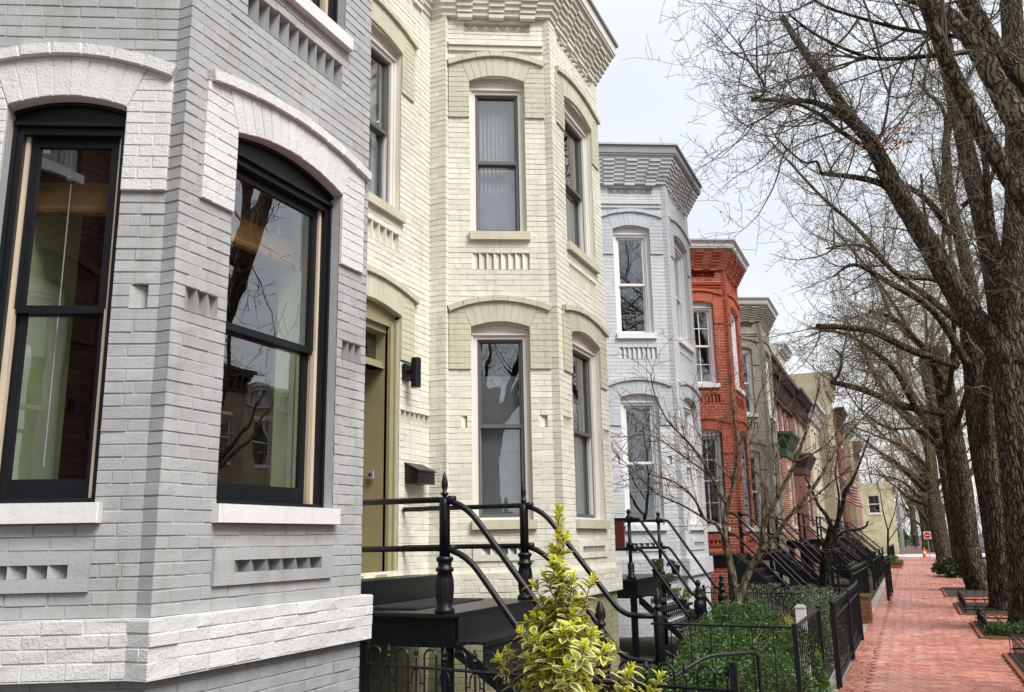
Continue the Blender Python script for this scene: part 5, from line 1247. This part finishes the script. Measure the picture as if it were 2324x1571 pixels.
def flat_house(label, s0, s1, l, ztop, wm, cm, trim, ops, bay=None, side=True, depth=9, face=1, zc=.5, door=None, casing=None, cat='house', name='flat_fronted_house', sideops=(), group=None):
    root = thing(name, label, cat, ((s0+s1)/2, l, 0), group); sg = face
    A, B_ = ((s0, l), (s1, l)) if face == 1 else ((s1, l), (s0, l)); f = Fr(A, B_); W = f.W
    q = MB(); allops = list(ops)+([door] if door else []); wallgrid(q, f, W, -.05, ztop, allops)
    back = l+sg*depth
    fs = Fr((s0, back), (s0, l)) if face == 1 else Fr((s0, l), (s0, back)); wallgrid(q, fs, depth, -.05, ztop, list(sideops))
    fe = Fr((s1, l), (s1, back)) if face == 1 else Fr((s1, back), (s1, l)); wallgrid(q, fe, depth, -.05, ztop, [])
    fb_ = Fr((s1, back), (s0, back)) if face == 1 else Fr((s0, back), (s1, back)); wallgrid(q, fb_, W, -.05, ztop, [])
    q.build('wall', wm, root, uv=True)
    q = MB(); q.poly([(s0, l, ztop-.02), (s1, l, ztop-.02), (s1, back, ztop-.02), (s0, back, ztop-.02)]); q.build('roof', M['roofing'], root)
    q = MB(); q.fbox(f, -.02, W+.02, ztop-.10, ztop+.06, -.05, .48); q.fbox(f, 0, W, ztop-.22, ztop-.10, -.05, .36); q.fbox(f, 0, W, ztop-zc-.25, ztop-.22, -.02, .07); q.fbox(f, 0, W, ztop-zc-.33, ztop-zc-.25, -.02, .13)
    n = max(3, int(W/.45))
    for k in range(n+1):
        u = .06+(W-.12)*k/n; P = f.P; q.fbox(f, u-.05, u+.05, ztop-.4, ztop-.22, 0, .34); q.fbox(f, u-.05, u+.05, ztop-zc-.2, ztop-.4, 0, .2)
    q.build('cornice', cm, root)
    cs_ = casing or M['white']
    for o in ops: flat_window(f, o, root, cs_, trim)
    for o in sideops: flat_window(fs, o, root, cs_, trim, False)
    if door:
        q = MB(); a, b, c, d = door; q.fbox(f, a, b, c, d, -.14, -.10); q.fbox(f, a, b, d-.45, d-.40, -.1, -.06); q.fbox(f, a, a+.1, c, d, -.1, -.04); q.fbox(f, b-.1, b, c, d, -.1, -.04); q.build('door', M['reddoor'] if face == 1 else M['black'], root)
    if bay:
        u0, u1, pr_, zt_, bm, bc = bay; y = l-pr_*sg
        q = MB(); bs_ = [(s0+u0, l), (s0+u0+.35, y), (s0+u1-.35, y), (s0+u1, l)]
        bw = MB(); wins = []
        for k in range(3):
            ff_ = Fr(bs_[k], bs_[k+1]); o = (ff_.W*.22, ff_.W*.78, 2.0, zt_-1.3) if k == 1 else None
            wallgrid(bw, ff_, ff_.W, -.02, zt_-.5, [o] if o else []); wins.append((ff_, o))
        bo = bw.build('bay', bm, root, uv=True)
        for ff_, o in wins:
            if o: flat_window(ff_, o, bo, cs_, trim)
        ring_box(q, bs_, zt_-.55, zt_-.1, -.05, .08, 0, .30); ring_box(q, bs_, zt_-.1, zt_, -.05, .33); ring_box(q, bs_, zt_-.85, zt_-.55, -.02, .06)
        q.poly([(*p, zt_-.01) for p in offset_poly(bs_, .0)]); q.build('bay_roof', bc, root)
    return root
W2 = lambda us, zs, w_=.95, h_=1.9: [(u-w_/2, u+w_/2, z, z+h_) for u in us for z in zs]
flat_house('orange brick house with dark brown bracketed cornice and a green roofed bay', 30.42, 36.4, 4.45, 8.35, M['bk_or'], M['brownc'], M['fascia_w'], W2((1.2, 3.0, 4.8), (5.2,))+W2((.6,), (2.2,), .8), (1.6, 4.4, .75, 5.25, M['bk_or'], M['greenc']), zc=.9)
flat_house('deep red brick house with brown cornice and a low brown roofed bay', 36.4, 42.4, 4.45, 8.3, M['bk_red'], M['brownc'], M['fascia_w'], W2((1.2, 3.0, 4.8), (5.2,)), (1.9, 4.9, .75, 5.0, M['bk_red'], M['brownc']), zc=.9)
flat_house('pinkish brick flat fronted house with white window trim', 42.4, 47.5, 4.3, 8.3, M['bk_pink'], M['brownc'], M['fascia_w'], W2((1.2, 3.9), (5.2, 2.0)), None, zc=.9)
flat_house('pale cream flat fronted house with white bracketed cornice', 47.5, 52.9, 4.1, 8.4, M['bk_cream'], M['fascia_w'], M['fascia_w'], W2((1.2, 3.0, 4.6), (5.2, 2.0), .8), None)
flat_house('tall three storey tan house whose side wall rises above its neighbours', 53, 58, 3.55, 10.9, M['bk_tan'], M['bk_tan'], M['fascia_w'], W2((1.2, 2.8, 4.2), (5.2, 2.0, 8.0), .8, 1.7), None, zc=.8)
flat_house('white roof storey standing on top of the tall tan house', 53.6, 57, 6.0, 13.0, M['bk_cream'], M['fascia_w'], M['fascia_w'], [], None, depth=5, zc=.2, cat='roof storey', sideops=[(2.0, 3.6, 11.2, 11.6)])
flat_house('red brick house with dark cornice, seen just past the tall tan house', 58.1, 62, 3.35, 9.4, M['bk_red'], M['brownc'], M['fascia_w'], W2((1.0, 2.8), (5.2, 2.0), .8), None, zc=.9)
flat_house('tan house with a plain side wall standing farther forward, one tall side window', 62.1, 66, 2.95, 8.9, M['bk_tan'], M['fascia_w'], M['fascia_w'], W2((1.0, 2.8), (5.2, 2.0), .8), None, sideops=[(7.3, 7.9, 5.0, 6.6)], zc=.3)
flat_house('pinkish brown corner house at the end of the row, before the cross street', 66.1, 70.2, 2.9, 8.0, M['bk_pink'], M['brownc'], M['fascia_w'], W2((1.0, 2.8), (5.2, 2.0), .8), None, zc=.8)
flat_house('two storey yellow side wall building with one white window, across the cross street', 84, 96, .95, 6.05, M['bk_yel'], M['fascia_w'], M['white'], W2((2, 5, 8), (3.6, .8), .9, 1.6), None, zc=.1, depth=10, sideops=[(8.0-.0, 8.95, 3.45, 5.0)])
flat_house('small white house beyond the yellow building', 99, 112, 1.6, 6.5, M['fascia_w'], M['fascia_w'], M['white'], W2((2, 5, 8), (3.6, .8), .9, 1.6), None, zc=.3)
for k, (s0, s1, wm, zt_, lab) in enumerate(((-6, 1, 'bk_tan', 8.5, 'tan brick house across the road, left end of the opposite row'), (1, 8, 'bk_red', 8.9, 'red brick house across the road between two pale ones'), (8, 15, 'bk_cream', 8.2, 'cream house across the road, middle of the opposite row'), (15, 22, 'bk_grey', 7.6, 'teal sided house across the road'), (22, 29, 'bk_pink', 8.8, 'pinkish brick house across the road beyond the teal one'), (29, 36, 'bk_tan', 8.3, 'tan brick house across the road near the middle of the block'), (36, 43, 'bk_red', 8.8, 'red brick house across the road far down the block'), (43, 50, 'bk_cream', 8.3, 'cream house across the road, farthest but one'), (50, 57, 'bk_pink', 8.6, 'pinkish house across the road, right end of the opposite row'))):
    flat_house(lab, s0, s1, -17.5, zt_, M[wm], M['fascia_w'] if k % 2 else M['brownc'], M['white'], W2((1.2, 3.5, 5.8), (5.0,))+W2((3.5, 5.8), (1.6,)), None, face=-1, door=(.7, 1.8, .3, 2.9), group='houses across the road')
for k, (s0, s1, wm, zt_, lab) in enumerate(((86, 98, 'bk_red', 8.5, 'red brick house beyond the cross street, across the road'), (98, 112, 'bk_tan', 8.0, 'tan house beyond the cross street, across the road'), (112, 130, 'bk_pink', 9.0, 'pinkish house farthest down the far side of the road'))):
    flat_house(lab, s0, s1, -13.5, zt_, M[wm], M['brownc'], M['white'], W2((2.0, 5, 8.5), (5.0, 1.6)), None, face=-1, group='houses across the road')
q = MB(); rnd.seed(99)
for _ in range(16000):
    x = UU(150, 215); y = UU(-45, 45); top = 8+5*mnoise.noise(V((y*.12, x*.05, 3))); z = UU(0, 1)**.8*top
    d = V((UU(-.3, .3), UU(-.7, .7), 1)).normalized(); L = UU(.6, 2.2); p = V((x, y, z)); w_ = d.cross(rv()).normalized()*UU(.02, .07)
    q.poly([p-w_, p+w_, p+d*L])
M['farwood'] = island('far_bare_wood', [(0, (.10, .085, .06)), (.7, (.17, .14, .095)), (1, (.10, .13, .06))], .9, 0)
tag(q.build('far_wood', M['farwood']), 'hazy brown band of distant bare trees closing the street', 'woodland', kind='stuff')
# ------------------------------------------------------------------ flag, pole, sign, cone, walker
mt, nt_, bs = newmat('flag_red'); 
M['fr'] = plain('flag_red', (.50, .02, .035), .8); M['fw'] = plain('flag_white', (.72, .70, .68), .8); M['fb'] = plain('flag_blue', (.03, .04, .16), .8)
root = thing('national_flag', 'striped red and white flag with starred blue corner hanging from a slanted pole', 'flag', (57, 3.4, 4.4))
fo = Vector((57, 3.35, 4.75)); nx_, nz_ = 13, 13; q = MB()
def fp(i, j):   # i along the fly, j down
    t = i/nx_; h = j/nz_; return fo + V((.10*sin(t*5+h*2)-.1*t, -.85*t-.18*h+.04*sin(h*6), -.95*h*1.25-.42*t+.03*sin(t*9)))
for i in range(nx_):
    for j in range(nz_):
        q.poly([fp(i, j), fp(i+1, j), fp(i+1, j+1), fp(i, j+1)], 2 if (i < 6 and j < 7) else j % 2)
q.build('cloth', [M['fr'], M['fw'], M['fb']], root)
q = MB()
for i in range(5):
    for j in range(6):
        c = (fp(i, j)+fp(i+1, j+1))/2; n_ = (fp(i+1, j)-fp(i, j)).cross(fp(i, j+1)-fp(i, j)).normalized(); a1 = (fp(i+1, j)-fp(i, j)).normalized(); a2 = n_.cross(a1)
        for sgn in (-1, 1): q.poly([c+n_*.004*sgn+(a1*cos(w_)+a2*sin(w_))*(.016 if k_ % 2 == 0 else .007) for k_, w_ in enumerate([pi*m_/5 for m_ in range(10)])])
q.build('stars', M['fw'], root)
q = MB(); q.tube([(57, 3.55, 4.1), (57, 3.05, 4.75)], .02, 6); q.build('flag_pole', M['white'], root)
q = thing('utility_pole', 'tall grey wooden utility pole at the corner by the yellow building', 'utility pole', (82.5, .55, 0))
M['pole'] = plain('weathered_pole_wood', (.28, .27, .26), .8, 0, .2, .4, 10)
b = MB(); b.tube([(82.5, .55, -.05), (82.5, .55, 4), (82.5, .5, 9.5)], [.17, .15, .11], 12); b.build('shaft', M['pole'], q, smooth=True)
b = MB(); b.box(82.42, -.5, 8.6, 82.56, 1.6, 8.75); b.build('cross_arm', M['pole'], q)
b = MB(); b.box(82.2, .2, 3.0, 82.36, .5, 3.9); b.build('meter_box', M['lead'], q)
q = thing('street_sign', 'white square do not enter sign on a post beside the fifth big tree', 'sign', (66, -1.15, 0))
b = MB(); b.tube([(66.03, -1.15, 0), (66.03, -1.15, 1.8)], .025, 8); b.build('post', M['lead'], q)
b = MB(); b.box(65.98, -1.38, 1.28, 66.0, -.92, 1.76); pl = b.build('sign_plate', M['white'], q)
b = MB(); b.poly([V((65.975, -1.15+.2*cos(w_), 1.52+.2*sin(w_))) for w_ in [2*pi*k/24 for k in range(24)]]); b.build('red_disc', plain('sign_red', (.60, .02, .03), .4, 0, .02), pl)
b = MB(); b.box(65.968, -1.29, 1.495, 65.972, -1.01, 1.545); b.build('white_bar', M['white'], pl)
for txt, z_, sc_ in (('DO NOT', 1.575, .085), ('ENTER', 1.40, .085)):
    cu = bpy.data.curves.new('lettering', 'FONT'); cu.body = txt; cu.size = sc_; cu.align_x = 'CENTER'; cu.extrude = .001; to = bpy.data.objects.new('lettering', cu); col.objects.link(to); to.parent = pl
    to.matrix_local = Matrix(((0, 0, -1, 65.965-66), (-1, 0, 0, 0), (0, 1, 0, z_), (0, 0, 0, 1))); me_ = bpy.data.meshes.new_from_object(to); me_.materials.clear(); me_.materials.append(M['white']); tm = bpy.data.objects.new('lettering_text', me_); col.objects.link(tm); tm.parent = pl; tm.matrix_local = to.matrix_local.copy(); bpy.data.objects.remove(to)
q = thing('traffic_cone', 'orange traffic cone standing on the pavement before the cross street', 'traffic cone', (67.7, -.87, 0))
M['cone'] = plain('orange_plastic', (.75, .12, .02), .5, 0, .05); 
b = MB(); b.lathe((67.7, -.87, 0), [(.16, .03), (.14, .05), (.03, .72), (.02, .72)], 16); b.build('cone_body', M['cone'], q, smooth=False)
b = MB(); b.box(67.5, -1.07, .014, 67.9, -.67, .045); b.build('base', M['cone'], q)
b = MB(); b.lathe((67.7, -.87, 0), [(.098, .32), (.076, .46)], 16); b.build('white_band', M['fw'], q)
q = thing('marker_post', 'short white plastic post standing in the yard behind the flat topped fence', 'post', (10.2, 1.13, 0))
b = MB(); b.box(10.15, 1.09, 0, 10.25, 1.19, .90); b.build('post_body', M['white'], q)
b = MB(); b.hexa([(10.14, 1.08, .90), (10.26, 1.08, .90), (10.26, 1.20, .90), (10.14, 1.20, .90), (10.17, 1.11, .93), (10.23, 1.11, .93), (10.23, 1.17, .93), (10.17, 1.17, .93)]); b.build('post_cap', M['lead'], q)
# walker far down the pavement
M['coat'] = plain('dark_coat', (.02, .02, .028), .8); M['skin'] = plain('skin', (.45, .26, .18), .6); M['hair'] = plain('dark_hair', (.02, .015, .01), .7)
root = thing('person', 'person in a dark coat walking far down the pavement', 'person', (108.6, -.62, 0)); q = MB(); X, Y = 108.6, -.62
def body(path, rads, n=10): q.tube(smoothpath([V((X+a, Y+b, c)) for a, b, c in path], 3), [rads[min(len(rads)-1, int(k/3))]+(rads[min(len(rads)-1, int(k/3)+1)]-rads[min(len(rads)-1, int(k/3))])*(k % 3)/3 for k in range((len(path)-1)*3+1)], n)
body([(0, 0, .82), (0, 0, 1.05), (0, 0, 1.3), (0, 0, 1.45), (0, 0, 1.52)], [.16, .15, .19, .16, .06])
for sg in (-1, 1):
    body([(0, sg*.09, .9), (sg*.12, sg*.1, .5), (sg*.05-.12*(sg < 0), sg*.1, .08)], [.10, .075, .05]); body([(sg*.05-.12*(sg < 0), sg*.1, .05), (sg*.05-.12*(sg < 0)-.2, sg*.1, .04)], [.05, .04])
    body([(0, sg*.2, 1.42), (sg*.06, sg*.26, 1.12), (-sg*.04-.05, sg*.26, .86)], [.065, .05, .035])
q.build('body', M['coat'], root, smooth=True)
q = MB(); q.lathe((X, Y, 1.5), [(.045, 0), (.05, .04), (.075, .08), (.09, .14), (.085, .2), (.05, .25), (.01, .265)], 14); q.build('head', M['skin'], root, smooth=True)
q = MB(); q.lathe((X+.012, Y, 1.5), [(.09, .13), (.1, .18), (.09, .235), (.05, .272), (.01, .28)], 14); q.build('hair', M['hair'], root, smooth=True)
EXPO=1.1
# ------------------------------------------------------------------ world and sun
w = bpy.data.worlds.new('World'); scene.world = w; w.use_nodes = True; nt = w.node_tree
bg = nt.nodes['Background']; sky = nt.nodes.new('ShaderNodeTexSky'); sky.sky_type = 'NISHITA'; sky.sun_disc = False
ELEV, AZ = 50, -113
sky.sun_elevation = radians(ELEV); sky.air_density = 1; sky.dust_density = 3
dirv = Vector((cos(radians(ELEV))*cos(radians(AZ)), cos(radians(ELEV))*sin(radians(AZ)), sin(radians(ELEV))))
sky.sun_rotation = atan2(dirv.x, dirv.y)
tc = N(nt, 'ShaderNodeTexCoord')
mp = N(nt, 'ShaderNodeMapping'); mp.inputs['Scale'].default_value = (1, 1, 2.6); nt.links.new(tc.outputs['Generated'], mp.inputs['Vector'])
cl = ramp(nt, noise(nt, mp.outputs['Vector'], 1.6, 5, .5), [(.35, (7.1, 7.5, 8.1)), (.7, (8.7, 8.9, 9.1))])
nt.links.new(mix(nt, .93, sky.outputs[0], cl), bg.inputs['Color']); bg.inputs['Strength'].default_value = .060
sl = bpy.data.lights.new('sun', 'SUN'); so = bpy.data.objects.new('sun', sl); col.objects.link(so)
sl.energy = 2.45; sl.angle = radians(32); sl.color = (1, .97, .93)
so.rotation_euler = (-dirv).to_track_quat('-Z', 'Y').to_euler()
scene.view_settings.view_transform = 'Standard'; scene.view_settings.look = 'None'; scene.view_settings.exposure = EXPO
try:
    scene.cycles.max_bounces = 8; scene.cycles.transparent_max_bounces = 12; scene.cycles.use_denoising = True
except Exception: pass
